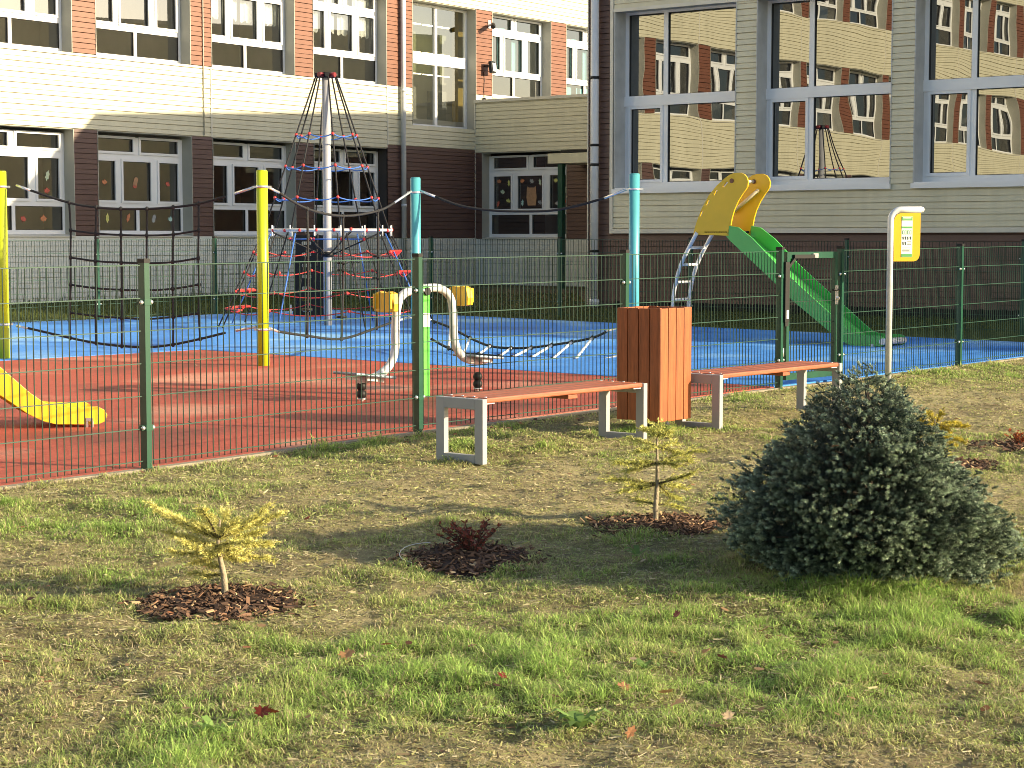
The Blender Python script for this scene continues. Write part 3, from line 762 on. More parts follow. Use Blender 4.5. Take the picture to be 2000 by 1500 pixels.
def ferrule(par, p, q): MB().tube([Vector(p), Vector(q)], .014, 8).build('steel_ferrule', BOLT, par)
# cargo net between the two lime posts
nt1 = thing('cargo_net', 'square meshed black rope net slung between the two lime posts', 'climbing net', (PP[0].x, PP[0].y, gz(PP[0].y)))
base = Vector(nt1.location)
L_ = lambda p: Vector(p) - base
top = [on(0, u, v) for u, v in ((32, 362), (60, 372), (135, 396), (188, 405), (236, 408), (287, 408), (338, 405), (388, 398), (440, 384), (495, 366))]
bot = [on(0, u, v) for u, v in ((32, 637), (55, 641), (137, 660), (188, 670), (238, 676), (290, 678), (338, 673), (391, 662), (440, 650), (500, 638))]
b = MB(); rope(b, [L_(p) for p in top[1:-1]], .0135); b.build('top_rope', ROPEK, nt1)
b = MB(); rope(b, [L_(p) for p in bot[1:-1]], .0135); b.build('bottom_rope', ROPEK, nt1)
for t_ in (top, bot): ferrule(nt1, L_(t_[0]), L_(t_[1])); ferrule(nt1, L_(t_[-2]).lerp(L_(t_[-1]), .35), L_(t_[-1]))
us = (137, 187, 237, 287, 338, 388)
rows = [(450, 456, 459, 460, 458, 450), (503, 510, 513, 514, 512, 504), (556, 563, 566, 567, 564, 556), (611, 617, 621, 623, 619, 612)]
for j in range(6):
    b = MB(); pts = [top[2 + j]] + [on(0, us[j] + random.uniform(-1, 1), r[j]) for r in rows] + [bot[2 + j]]
    rope(b, [L_(p) for p in pts]); knots(b, [L_(p) for p in pts]); b.build('vertical_rope', ROPEK, nt1)
for r in rows:
    b = MB(); rope(b, [L_(on(0, us[j], r[j])) for j in range(6)]); b.build('cross_rope', ROPEK, nt1)
# hanging ropes between the lime and the turquoise post
nt2 = thing('hanging_rope_course', 'sagging black ropes with upright ropes between a lime and a turquoise post', 'climbing ropes', (PP[1].x, PP[1].y, gz(PP[1].y)))
base = Vector(nt2.location)
top = [on(1, u, v) for u, v in ((524, 366), (545, 376), (600, 408), (670, 422), (738, 412), (770, 396), (803, 374))]
bot = [on(1, u, v) for u, v in ((527, 641), (545, 648), (600, 656), (667, 662), (736, 640), (770, 628), (800, 620))]
for nm, tt in (('top_rope', top), ('bottom_rope', bot)): b = MB(); rope(b, [L_(p) for p in tt[1:-1]], .0145); b.build(nm, ROPEK, nt2)
for t_ in (top, bot): ferrule(nt2, L_(t_[0]), L_(t_[1])); ferrule(nt2, L_(t_[-2]), L_(t_[-1]))
for a, c, steps in ((top[2], bot[2], (608,)), (top[3], bot[3], (505, 520, 615)), (top[4], bot[4], (507, 553))):
    b = MB(); rope(b, [L_(a), L_(a).lerp(L_(c), .5) + Vector((.01, 0, 0)), L_(c)], .0135); knots(b, [L_(a), L_(c)]); b.build('upright_rope', ROPEK, nt2)
    for v in steps:
        k = (a.z - 0) ; f = (v - 410) / 250; q = L_(a).lerp(L_(c), f)
        b = MB(); b.tube([q - Vector((0, 0, .012)), q + Vector((0, 0, .012))], .06, 14); b.build('step_disc', BLACK, nt2)
# rope bridge between the two turquoise posts
nt3 = thing('rope_bridge', 'black rope ladder bridge with white rungs hanging low between the two turquoise posts', 'rope bridge', (PP[2].x, PP[2].y, gz(PP[2].y)))
base = Vector(nt3.location)
top = [on(2, u, v) for u, v in ((822, 373), (850, 384), (900, 402), (960, 411), (1020, 413), (1080, 411), (1130, 401), (1180, 387), (1205, 378), (1228, 368))]
b = MB(); rope(b, [L_(p) for p in top[1:-2]], .0145); b.build('hand_rope', ROPEK, nt3)
ferrule(nt3, L_(top[0]), L_(top[1])); ferrule(nt3, L_(top[-3]), L_(top[-1]))
dn = (PP[3] - PP[2]).normalized(); sid = Vector((dn.y, -dn.x, 0)) * .62
rear_px = ((843, 626), (880, 640), (918, 660), (957, 676), (998, 680), (1038, 679), (1078, 674), (1117, 668), (1157, 660), (1185, 648))
rear = [W(u, v, PP[2], PP[3]) for u, v in rear_px]
front_px = ((842, 662), (876, 680), (905, 690), (935, 692), (975, 696), (1000, 698), (1037, 699), (1078, 702), (1122, 704), (1160, 706))
front = [W(u, v, PP[2] + sid.xy, PP[3] + sid.xy) for u, v in front_px]
for tt in (rear, front): b = MB(); rope(b, [L_(p) for p in tt], .0145); knots(b, [L_(p) for p in tt[1:-1]], .024); b.build('side_rope', ROPEK, nt3)
for i in range(1, 9): b = MB(); b.tube([L_(rear[i]), L_(front[i])], .014, 8); b.build('rung', WHITE, nt3)
ferrule(nt3, L_(rear[0]), L_(on(2, 822, 616))); ferrule(nt3, L_(rear[-1]), L_(on(2, 1228, 636))); ferrule(nt3, L_(front[0]), L_(on(2, 822, 650))); ferrule(nt3, L_(front[-1]), L_(on(2, 1228, 690)))

# ------------------------------------------------------------------ cone shaped climbing net
CN = Vector((-2.72, 27.23, gz(27.23)))
cn = thing('cone_climbing_net', 'tall cone of black and blue ropes with red clips round a grey steel pole', 'climbing net', CN)
HT = 3.70
b = MB(); b.tube([(0, 0, -.1), (0, 0, HT - .05)], .062, 20); b.build('pole', MAST, cn)
b = MB(); b.tube([(0, 0, HT - .06), (0, 0, HT + .02)], .08, 14)
for k in range(8): a = k * math.pi / 4 + .2; b.tube([(.06 * math.cos(a), .06 * math.sin(a), HT - .02), (.17 * math.cos(a), .17 * math.sin(a), HT - .02)], .035, 8, 1 if k % 2 else 0)
b.build('pole_head', [BLACK, mat('dark red head clip', (.20, .02, .025), .4)], cn)
RZ, RR = 1.42, .935
CLIP = MB().ball((0, 0, 0), .025, 0, 8).mesh('rope_clip', REDP)
ang = [k * math.pi / 4 + .30 for k in range(8)]
cp = lambda r, a, z: Vector((r * math.cos(a), r * math.sin(a), z))
for a in ang: b = MB(); b.tube([cp(.15, a, HT - .03), cp(RR, a, RZ)], .012, 6); b.build('upper_rope', ROPEK, cn)
def ringrope(r, z, dz, m, nm, rr=.009, skip=()):
    b = MB()
    for k, a in enumerate(ang):
        if k in skip: continue
        b.tube(sag(cp(r, a, z), cp(r, ang[(k + 1) % 8] + (2 * math.pi if k == 7 else 0), z), dz, 8), rr, 6)
    b.build(nm, m, cn)
    for a in ang: place('rope_clip', CLIP, cn, cp(r, a, z))
for z in (2.81, 2.35, 1.89): ringrope(lerp(RR, .15, (z - RZ) / (HT - .03 - RZ)), z, .045, ROPEB, 'hoop_rope')
b = MB(); b.tube([cp(RR + .02, k * math.pi / 8 + .30, RZ) for k in range(16)], .021, 10, closed=True); b.build('steel_hoop', WSTEEL, cn)
for k in range(16):
    a = k * math.pi / 8 + .30; MB().tube([cp(RR + .02, a, RZ - .085), cp(RR + .02, a, RZ + .07)], .010, 8, 0).build('hoop_ferrule', WHITE, cn)
for k in range(24): place('rope_clip', CLIP, cn, cp(RR + .02, k * math.pi / 12 + .2, RZ + random.uniform(-.01, .02)))
ROUT = 1.62
for k, a in enumerate(ang):
    for da, m in ((-.05, ROPEK), (.09, ROPEB if k % 2 else ROPEK)):
        b = MB(); b.tube([cp(RR + .02, a + da, RZ - .05), cp(ROUT, a + da * 1.5, -.02)], .0105, 6); b.build('lower_rope', m, cn)
    b = MB(); b.tube([cp(RR, a + .2, RZ), cp(.10, a + .1, 1.07)], .010, 6); b.build('inner_rope', ROPEK, cn)
b = MB(); b.tube([(0, 0, 1.03), (0, 0, 1.10)], .095, 14); b.build('pole_collar', BLACK, cn)
b = MB()
for k, a in enumerate(ang): b.tube([cp(RR * .62, a + .16, 1.29), cp(RR * .62, ang[(k + 1) % 8] + .16, 1.29)], .009, 6)
b.build('inner_hoop_rope', ROPEB, cn)
for a in ang: place('rope_clip', CLIP, cn, cp(RR * .62, a + .16, 1.29))
for z in (1.10, .81, .53, .28):
    rr_ = lerp(ROUT, RR, z / RZ); ringrope(rr_, z, .07, ROPER, 'red_hoop_rope', .008, skip=(5,) if z > .6 else ())
for k, zs in ((7, (1.10, .81)), (3, (.53, .28)), (4, (.28,))):
    for z in zs:
        r_ = lerp(ROUT, RR, z / RZ); p, q = cp(r_, ang[k] - .05, z), cp(r_, ang[k] + .38, z); d = (q - p)
        b = MB(); b.obox((p + q) / 2, d / 2, (p + q).normalized() * .03, (0, 0, .012)); b.build('step_plate', REDP, cn)
# black climbing board with hand holes behind the cone net
cb = thing('climbing_board', 'black climbing board with a column of oblong hand holes behind the cone net pole', 'climbing board', (-3.27, 30.0, gz(30.0)), R(-6))
def slot(x, z, w, h, n=5):
    return [(x + (w - h) / 2 * (1 if math.cos(a) > 0 else -1) + h / 2 * math.cos(a), 0, z + h / 2 * math.sin(a)) for a in [math.pi * 2 * (i + .5) / 12 for i in range(12)]]
b = MB()
b.prism([(-.30, 0, .02), (.28, 0, .02), (.25, 0, 1.33), (-.24, 0, 1.33)], (0, .03, 0), [slot(-.07, z, .17, .06) for z in (.12, .29, .47, .66, .84, 1.02, 1.20)])
b.build('holed_panel', BLACK, cb)
b = MB()
for x in (-.34, .31): b.tube([(x, .015, -.05), (x, .015, .2)], .018, 8)
b.build('foot', STEEL, cb)

# ------------------------------------------------------------------ standing see-saw
BLp, BRp = Vector((-1.28, 15.61)), Vector((-.31, 16.61)); GP = (BLp + BRp) / 2
gs = thing('standing_seesaw', 'see-saw of bent pale grey tube on a bright green pillar with yellow handle pads', 'see-saw', (GP.x, GP.y, gz(GP.y)))
base = Vector(gs.location)
sw_ = lambda u, v: W(u, v, BLp, BRp) - base
sdir = Vector(((BRp - BLp).x, (BRp - BLp).y, 0)).normalized(); snrm = Vector((sdir.y, -sdir.x, 0))
b = MB(); b.tube(smooth_path([sw_(u, v) for u, v in ((840, 563), (820, 564), (800, 568), (783, 580), (775, 605), (772, 650), (772, 680), (764, 708), (748, 727), (728, 738), (700, 743))], 4), .037, 14)
b.build('left_arm', WSTEEL, gs).name = 'bent_arm'
b = MB(); b.tube(smooth_path([sw_(u, v) for u, v in ((828, 563), (848, 562), (863, 565), (877, 577), (884, 600), (886, 645), (890, 675), (902, 695), (918, 703), (935, 704), (950, 702))], 4), .037, 14)
b.build('bent_arm', WSTEEL, gs)
b = MB(); b.box(-.062, .062, -.055, .055, -.1, .88); b.box(-.05, .05, -.07, .07, .84, .98)
o = b.build('pillar', LIMEG, gs, bevel=.02); o.rotation_euler = (0, 0, math.atan2(sdir.y, sdir.x))
b = MB(); b.tube([snrm * .09 + Vector((0, 0, .93)), snrm * -.09 + Vector((0, 0, .93))], .035, 14); b.build('pivot', BLACK, gs)
b = MB(); o = b.box(-.045, .045, -.062, -.0605, .62, .74).build('maker_label', WHITE, gs); o.rotation_euler = (0, 0, math.atan2(sdir.y, sdir.x))
PLATE = mat('blue grey chequer plate', (.22, .27, .33), .35, metal=.5, bump=.5, bs=120)
for (u0, v0), (u1, v1) in (((672, 729), (752, 736)), ((906, 694), (962, 698))):
    p, q = sw_(u0, v0), sw_(u1, v1); d = q - p
    b = MB(); b.obox((p + q) / 2, d / 2, snrm * .15, Vector((0, 0, .012))); b.build('foot_plate', PLATE, gs, bevel=.008)
    b = MB(); b.obox((p + q) / 2 - Vector((0, 0, .032)), d / 2.4, snrm * .03, Vector((0, 0, .018))); b.obox((p + q) / 2 - Vector((0, 0, .03)), d / 8, snrm * .10, Vector((0, 0, .016))); b.build('plate_bracket', WSTEEL, gs)
for (u, v), sg in (((770, 588), -1), ((885, 577), 1)):
    c = sw_(u, v) + sdir * (sg * .055)
    b = MB()
    out = [(-.125, -.085), (-.13, -.02), (-.105, .07), (-.06, .085), (0, .07), (.06, .085), (.105, .07), (.13, -.02), (.125, -.085), (.05, -.095), (-.05, -.095)]
    b.prism([c + snrm * x + Vector((0, 0, z)) for x, z in out], sdir * (sg * .07))
    b.build('handle_pad', YELLOW, gs, bevel=.02)
    for x in (-.10, .10):
        b = MB(); b.obox(c + snrm * x + sdir * (sg * .075), snrm * .014, sdir * .018, Vector((0, 0, .065))); b.build('grip', YELLOW, gs, bevel=.008)
def bumper(p, label):
    t = thing('rubber_bumper', label, 'bumper', (p.x, p.y, gz(p.y)), 0, 'see-saw bumpers')
    b = MB(); b.ball((0, 0, .075), .043, 0, 16); b.ball((0, 0, .142), .043, 0, 16); b.build('rubber_buffer', BLACK, t)
    b = MB(); b.tube([(0, 0, -.05), (0, 0, .035)], .02, 10); b.tube([(0, 0, .03), (0, 0, .04)], .043, 12); b.build('steel_stem', BOLT, t)
bumper(BLp, 'black double ball bumper under the left foot plate')
bumper(BRp, 'black double ball bumper right of the green pillar')

# ------------------------------------------------------------------ slide with yellow tower panels
SA, SB = Vector((2.36, 24.35)), Vector((4.40, 22.52))
sl = thing('playground_slide', 'green slide with curved steel ladder and two tall yellow side panels', 'slide', (SA.x, SA.y, gz(SA.y)))
base = Vector(sl.location)
q_ = lambda u, v: W(u, v, SA, SB) - base
sdv = (SB - SA).normalized(); OFF = Vector((-sdv.y, sdv.x, 0)) * .50           # to the far side panel
th = OFF.normalized() * .022
zz = lambda x, y: q_(1280 + x * .2, 320 + y * .2)
panel = [(370, 690), (385, 620), (405, 560), (450, 440), (520, 310), (600, 210), (690, 130), (730, 103), (775, 88), (830, 86), (868, 102), (892, 130), (905, 170), (900, 220), (880, 255), (855, 288), (810, 360), (770, 450), (747, 530), (735, 600), (720, 605), (715, 702)]
holes = [[(x - 14, y + 30), (x + 4, y + 28), (x + 24, y - 20), (x + 6, y - 22)] for x, y in ((446, 482), (508, 374), (584, 276))] + [[(655, 222), (672, 224), (712, 182), (694, 172)]]
for o in (0, 1):
    b = MB(); sh = OFF * o
    b.prism([zz(*p) + sh for p in panel], th, [[zz(*p) + sh for p in h] for h in holes]); b.build('side_panel', YELLOW, sl)
rod = mat('cream rail', (.62, .52, .34), .4)
for o, sg in ((0, 1), (1, -1)):
    a, c = zz(560, 470) + OFF * o + OFF.normalized() * (.05 * sg), zz(805, 255) + OFF * o + OFF.normalized() * (.05 * sg)
    b = MB(); b.tube([a, c], .024, 12); b.ball(c, .024, 0, 10); b.ball(a, .024, 0, 10); b.build('hand_rail', rod, sl)
b = MB(); b.tube([zz(748, 165), zz(748, 165) + OFF + th], .018, 10); b.build('cross_bar', STEEL, sl)
b = MB()
for o in (0, 1): b.tube([zz(748, 165) + OFF * o - th * .6, zz(748, 165) + OFF * o + th * 1.6], .03, 10)
b.build('bar_cap', mat('brown plastic cap', (.16, .05, .02), .5), sl)
c7 = lambda x, y: q_(1380 + x * .21, 470 + y * .21)
side = [q_(1424, 441), q_(1442, 444), q_(1470, 466), c7(650, 220), c7(805, 365), c7(1190, 715), c7(1290, 808), c7(1340, 850), c7(1390, 870), c7(1440, 878), c7(1500, 882), c7(1600, 884), c7(1640, 900), c7(1660, 935), c7(1650, 968), c7(1625, 985), c7(1400, 984), c7(1340, 975), c7(1285, 950), c7(1180, 880), c7(800, 560), c7(640, 400), c7(215, 0), q_(1418, 462)]
for o in (0, 1):
    b = MB(); b.prism([p + OFF * o for p in side], th); b.build('slide_wall', GREENP, sl, bevel=.004)
bed = [q_(1428, 463), c7(640, 320), c7(800, 465), c7(1180, 800), c7(1290, 885), c7(1360, 915), c7(1620, 925)]
b = MB(); vs = []; fs = []
for p in bed: vs += [p + th, p + OFF, p + OFF - Vector((0, 0, .03)), p + th - Vector((0, 0, .03))]
for i in range(len(bed) - 1):
    for k in range(4): fs.append((4 * i + k, 4 * i + (k + 1) % 4, 4 * i + 4 + (k + 1) % 4, 4 * i + 4 + k))
b.add(vs, fs); b.build('slide_bed', GREENP, sl)
b = MB(); b.tube([c7(1640, 940) - th, c7(1640, 940) + OFF], .040, 16); b.build('end_roller', STEEL, sl)
for o in (0, .9): p = c7(1540, 985) + OFF * o; MB().tube([p + Vector((0, 0, .03)), Vector((p.x, p.y, -.1))], .022, 8).build('foot', STEEL, sl)
rails = [zz(565, 690), zz(500, 790), zz(440, 930), zz(395, 1070), zz(358, 1230), zz(338, 1390), q_(1345, 625), q_(1343, 668)]
lad = [zz(385, 690), zz(300, 850), zz(240, 985), zz(200, 1130), zz(165, 1280), zz(152, 1390), q_(1309, 630), q_(1308, 672)]
LW = OFF * .72
lad = [q_(1280 + (x + 12) * .2, 320 + y * .2) for x, y in ((395, 670), (300, 850), (232, 1000), (190, 1150), (165, 1290), (155, 1390), (150, 1540), (150, 1760))]
for o in (0, 1): b = MB(); b.tube(smooth_path([p + LW * o for p in lad], 4), .026, 12); b.build('ladder_rail', STEEL, sl)
for x, y in ((318, 820), (240, 985), (190, 1155), (165, 1325), (152, 1500), (150, 1650)):
    p = q_(1280 + (x + 12) * .2, 320 + y * .2); b = MB(); b.tube([p, p + LW], .018, 10); b.build('ladder_rung', WHITE, sl)
b = MB(); a = zz(480, 665); c = zz(700, 665); b.obox((a + c + OFF) / 2, (c - a) / 2, OFF / 2, (0, 0, .015)); b.build('platform', BLACK, sl)
# ------------------------------------------------------------------ low yellow slide entering at left
ya, yb = Vector((-4.6, 12.9)), Vector((-3.0, 13.66))
ys_ = thing('playground_slide', 'run-out end of a yellow slide entering from the left edge on the red surface', 'slide', (yb.x, yb.y, gz(yb.y)))
base = Vector(ys_.location); yq = lambda u, v: W(u, v, ya, yb) - base
ydir = (yb - ya).normalized(); YO = Vector((-ydir.y, ydir.x, 0)) * .44
wall = [yq(-260, 535), yq(-60, 672), yq(0, 716), yq(30, 742), yq(60, 768), yq(85, 785), yq(100, 791), yq(120, 794), yq(150, 795), yq(192, 794), yq(205, 801), yq(210, 811), yq(205, 823), yq(192, 829), yq(110, 829), yq(85, 823), yq(55, 809), yq(30, 792), yq(0, 772), yq(-60, 728), yq(-260, 590)]
for o in (0, 1): b = MB(); b.prism([p + YO * o for p in wall], YO.normalized() * .022); b.build('slide_wall', YELLOW, ys_, bevel=.005)
bed = [yq(-258, 563), yq(-60, 703), yq(0, 748), yq(40, 780), yq(75, 802), yq(110, 811), yq(190, 812)]
b = MB(); vs = []; fs = []
for p in bed: vs += [p + YO * .05, p + YO, p + YO - Vector((0, 0, .03)), p + YO * .05 - Vector((0, 0, .03))]
for i in range(len(bed) - 1):
    for k in range(4): fs.append((4 * i + k, 4 * i + (k + 1) % 4, 4 * i + 4 + (k + 1) % 4, 4 * i + 4 + k))
b.add(vs, fs); b.build('slide_bed', YELLOW, ys_)
for o in (0, 1):
    b = MB(); p = yq(176, 822) + YO * o; b.box(p.x - .025, p.x - .012, p.y - .02, p.y + .01, -.05, p.z); b.box(p.x + .012, p.x + .025, p.y - .02, p.y + .01, -.05, p.z); b.box(p.x - .025, p.x + .025, p.y - .022, p.y - .012, .06, .085); b.build('foot', BOLT, ys_)
for uu in (-240,):
    for o in (0, 1): p = yq(uu, 570) + YO * o; MB().tube([p, Vector((p.x, p.y, -.1))], .03, 10).build('support_post', STEEL, ys_)

# ------------------------------------------------------------------ benches, litter bin, info sign
FANG = math.atan2(FDIR.y, FDIR.x)
def bench(loc, label):
    t = thing('park_bench', label, 'bench', (loc[0], loc[1], gz(loc[1])), FANG, 'backless benches by the fence')
    L, Dp, H = 1.76, .40, .415
    for x in (0, L - .045):
        b = MB()
        b.box(x, x + .045, 0, .07, .0, H); b.box(x, x + .045, Dp - .07, Dp, .0, H)
        b.box(x + .0005, x + .0445, .07, Dp - .07, .0, .055); b.box(x + .0005, x + .0445, .07, Dp - .07, H - .07, H)
        b.build('end_frame', BSTEEL, t, bevel=.004)
    n = 4; w_ = (Dp - .01) / n
    for i in range(n):
        b = MB(); y0 = .005 + i * w_
        b.box(.048, L - .048, y0, y0 + w_ - .008, H - .028, H + .006); b.build('slat', SLAT, t, bevel=.010)
    b = MB(); b.box(L * .50, L * .50 + .10, .01, Dp - .01, H - .056, H - .029); b.build('cross_batten', SLAT, t, bevel=.004)
    for x in (.048, L - .048 - .09):
        b = MB(); b.box(x, x + .09, .02, Dp - .02, H - .036, H - .0285); b.build('bracket', WSTEEL, t)
    b = MB()
    for i in range(n):
        for x in (.085, L - .085): b.ball((x, .005 + (i + .5) * w_ - .004, H + .006), .010, 0, 8, .5)
    b.build('slat_bolt', BOLT, t)
bench((-.185, 11.56), 'grey framed slatted bench left of the litter bin')
bench((1.52, 13.44), 'grey framed slatted bench right of the litter bin, half behind the spruce')
bn = thing('litter_bin', 'square litter bin clad in orange brown upright planks between the two benches', 'litter bin', (1.045, 13.52, gz(13.52)), FANG)
w_ = .197
for side in range(4):
    for i in range(4):
        b = MB(); x0 = -w_ + i * (2 * w_ / 4) + .0035; x1 = x0 + 2 * w_ / 4 - .007
        b.box(x0, x1, -w_ - .0, -w_ + .024, .088 + random.uniform(-.002, .002), .908 + random.uniform(-.003, .003))
        o = b.build('plank', WOOD, bn, bevel=.003); o.rotation_euler = (0, 0, side * math.pi / 2)
b = MB(); b.box(-w_ + .028, w_ - .028, -w_ + .028, -w_ + .034, .115, .885); b.box(-w_ + .028, w_ - .028, w_ - .034, w_ - .028, .115, .885); b.box(-w_ + .028, -w_ + .034, -w_ + .034, w_ - .034, .115, .885); b.box(w_ - .034, w_ - .028, -w_ + .034, w_ - .034, .115, .885); b.box(-w_ + .028, w_ - .028, -w_ + .028, w_ - .028, .100, .115)
b.build('liner', BLACK, bn)
b = MB()
for z in (.098, .83):
    b.box(-w_ + .0245, w_ - .0245, -w_ + .0245, -w_ + .0275, z, z + .04); b.box(-w_ + .0245, w_ - .0245, w_ - .0275, w_ - .0245, z, z + .04)
b.build('hoop', BLACK, bn)
b = MB(); b.box(-.03, .03, -.03, .03, -.1, .11); b.build('stand', BLACK, bn)
sp_ = MB().ball((0, 0, .025), .026, 0, 9).build('crumpled_paper', WHITE, None, (1.155, 13.72, gz(13.72)))
for v in sp_.data.vertices: v.co *= random.uniform(.8, 1.15)
tag(sp_, 'small white crumpled ball of paper in the grass below the litter bin', 'litter')

sg = thing('info_sign', 'yellow rules board on a bent grey steel pole right of the gate', 'sign', (3.55, 17.35, gz(17.35)), R(8))
b = MB(); b.tube([(0, 0, -.1), (0, 0, 1.50)] + [(.10 - .10 * math.cos(a), 0, 1.55 + .10 * math.sin(a)) for a in [R(x) for x in (0, 15, 30, 45, 60, 75, 90)]] + [(.30, 0, 1.65)], .029, 16); b.ball((.30, 0, 1.65), .029, 0, 12)
b.build('pole', STEEL, sg)
cap = [(.30 - .0, 1.65)]
b = MB()
out = [(.033, 1.165), (.23, 1.165), (.255, 1.172), (.275, 1.19), (.285, 1.215), (.289, 1.25), (.291, 1.617), (.10, 1.617), (.065, 1.605), (.045, 1.58), (.033, 1.545)]
b.prism([(x, -.008, z) for x, z in out], (0, .016, 0)); b.build('board', YELLOW, sg)
SGREEN = mat('sign green', (.10, .36, .10), .5); INK = mat('dark print', (.03, .06, .04), .6)
b = MB(); b.box(.105, .212, -.0105, -.0082, 1.205, 1.585); b.build('notice', WHITE, sg)
b = MB()
for z0, z1 in ((1.548, 1.583), (1.475, 1.492), (1.208, 1.235)): b.box(.107, .210, -.0122, -.0107, z0, z1)
for i, x in enumerate((.113, .137, .161, .185)): b.box(x, x + .017, -.0122, -.0107, 1.418, 1.455)
b.build('green_print', SGREEN, sg)
b = MB()
for z in (1.572, 1.560): b.box(.118, .198, -.0132, -.0124, z, z + .005)
for x in (.117, .141, .165, .189): b.box(x, x + .009, -.0132, -.0124, 1.424, 1.449)
b.build('white_print', WHITE, sg)
b = MB()
for r_, z in enumerate((1.368, 1.318)):
    for i, x in enumerate((.116, .139, .162, .187)):
        if r_ == 1 and i > 1: continue
        b.ball((x + .006, -.0112, z + .026), .005, 0, 6); b.obox((x + .006, -.0115, z + .012), (.005, 0, .002), (0, .0006, 0), (-.002, 0, .011))
for z in (1.352, 1.335, 1.32): b.box(.162, .200, -.0122, -.0107, z, z + .004)
for z in (1.290, 1.278, 1.266, 1.254): b.box(.114, .2 - .02 * random.random(), -.0122, -.0107, z, z + .003)
b.build('dark_print', INK, sg)

# ------------------------------------------------------------------ meshes straight from arrays
def mesh_np(name, V, k, C, m):
    n = len(V); f = n // k
    me = bpy.data.meshes.new(name)
    me.vertices.add(n); me.vertices.foreach_set('co', np.ascontiguousarray(V, np.float32).ravel())
    me.loops.add(n); me.loops.foreach_set('vertex_index', np.arange(n, dtype=np.int32))
    me.polygons.add(f); me.polygons.foreach_set('loop_start', np.arange(0, n, k, dtype=np.int32))
    ca = me.color_attributes.new('Col', 'FLOAT_COLOR', 'POINT')
    ca.data.foreach_set('color', np.concatenate([C, np.ones((n, 1))], 1).astype(np.float32).ravel())
    me.materials.append(m); me.update(calc_edges=True); me.validate()
    return me
def unit(a): return a / np.maximum(np.linalg.norm(a, axis=-1, keepdims=True), 1e-9)
def needles(bases, dirs, lens, n, nl, nw, c_lo, c_hi, flat=0.0, open_=1.0, tipc=1.25, jitter=.25, grad=.85):
    """brushes of needles round twigs: one thin triangle per needle"""
    B = np.repeat(np.asarray(bases), n, 0); Dd = np.repeat(unit(np.asarray(dirs)), n, 0); Ln = np.repeat(np.asarray(lens), n)
    N = len(B); t = rng.random(N) ** .85
    q = rng.normal(size=(N, 3))
    if flat: q[:, 2] *= (1 - flat)
    pr = unit(q - Dd * (q * Dd).sum(1, keepdims=True))
    along = .45 + .9 * t ** 3 + rng.normal(size=N) * .15
    nd = unit(Dd * along[:, None] + pr * open_)
    p = B + Dd * (t * Ln)[:, None]
    ll = nl * (1.1 - .35 * t) * rng.uniform(.75, 1.2, N)
    sdn = unit(np.cross(nd, rng.normal(size=(N, 3))))
    V = np.stack([p - sdn * nw / 2, p + sdn * nw / 2, p + nd * ll[:, None]], 1).reshape(-1, 3)
    mixv = np.repeat(rng.random(len(bases)), n)[:, None]
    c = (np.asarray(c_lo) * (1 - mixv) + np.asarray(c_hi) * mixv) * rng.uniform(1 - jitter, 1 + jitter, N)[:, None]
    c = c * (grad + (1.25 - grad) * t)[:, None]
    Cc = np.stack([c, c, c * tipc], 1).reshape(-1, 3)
    return V, Cc
# ---- blue spruce
SPL = Vector((1.56, 8.02, gz(8.02)))
spt = thing('blue_spruce', 'dense blue green spruce bush, broad at its base with a narrow top', 'conifer', SPL)
hh = np.array([0, .05, .12, .18, .26, .34, .42, .50, .58, .66, .74, .80, .86])
rl = np.array([.33, .46, .54, .60, .60, .56, .47, .41, .34, .27, .20, .15, .05])
rrr = np.array([.52, .60, .59, .55, .53, .48, .41, .34, .28, .21, .14, .10, .03])
def shell(h, ph): 
    a, c = np.interp(h, hh, rl), np.interp(h, hh, rrr); k = (1 + np.cos(ph)) / 2
    return a * (1 - k) + c * k
nb = 1300
zc = .86 * (1 - np.sqrt(rng.random(nb))) * 1.0 + .02; ph = rng.random(nb) * 2 * math.pi
lump = 1 + .09 * np.sin(ph * 5 + zc * 17) + .08 * np.sin(ph * 9 - zc * 29) + .05 * np.sin(ph * 14 + zc * 55)
rd = shell(zc, ph) * lump * rng.uniform(.86, 1.03, nb)
bt = np.stack([rd * np.cos(ph), rd * np.sin(ph), zc + rng.uniform(-.01, .03, nb)], 1)
od = np.stack([np.cos(ph), np.sin(ph), .12 + .5 * zc], 1)
k = 6
Bs = np.repeat(bt, k, 0) + rng.normal(size=(nb * k, 3)) * .022; Bs[:, 2] = np.maximum(Bs[:, 2], .0)
Ds = np.repeat(od, k, 0) + rng.normal(size=(nb * k, 3)) * .36
Ls = rng.uniform(.024, .044, nb * k)
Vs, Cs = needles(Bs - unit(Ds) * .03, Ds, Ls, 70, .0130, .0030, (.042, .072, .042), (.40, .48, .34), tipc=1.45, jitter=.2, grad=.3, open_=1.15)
ni = 5500
zi = .80 * (1 - np.sqrt(rng.random(ni))); pi_ = rng.random(ni) * 6.283; ri = shell(zi, pi_) * rng.uniform(.25, .82, ni)
Bi = np.stack([ri * np.cos(pi_), ri * np.sin(pi_), zi], 1); Di = np.stack([np.cos(pi_), np.sin(pi_), np.full(ni, .3)], 1) + rng.normal(size=(ni, 3)) * .5
Vi, Ci = needles(Bi, Di, rng.uniform(.07, .11, ni), 26, .020, .0045, (.016, .030, .022), (.035, .055, .042))  # inner needles coloured darker, painting shade into the gaps
tips = [(-.055, 0, .80, .0, .10), (.03, .02, .80, .02, .11), (-.02, -.03, .78, -.05, .09), (.0, .05, .79, .05, .08), (-.10, .0, .74, -.2, .08), (.08, -.02, .74, .2, .08), (-.06, -.05, .74, -.1, .07), (.05, .05, .76, .1, .07)]
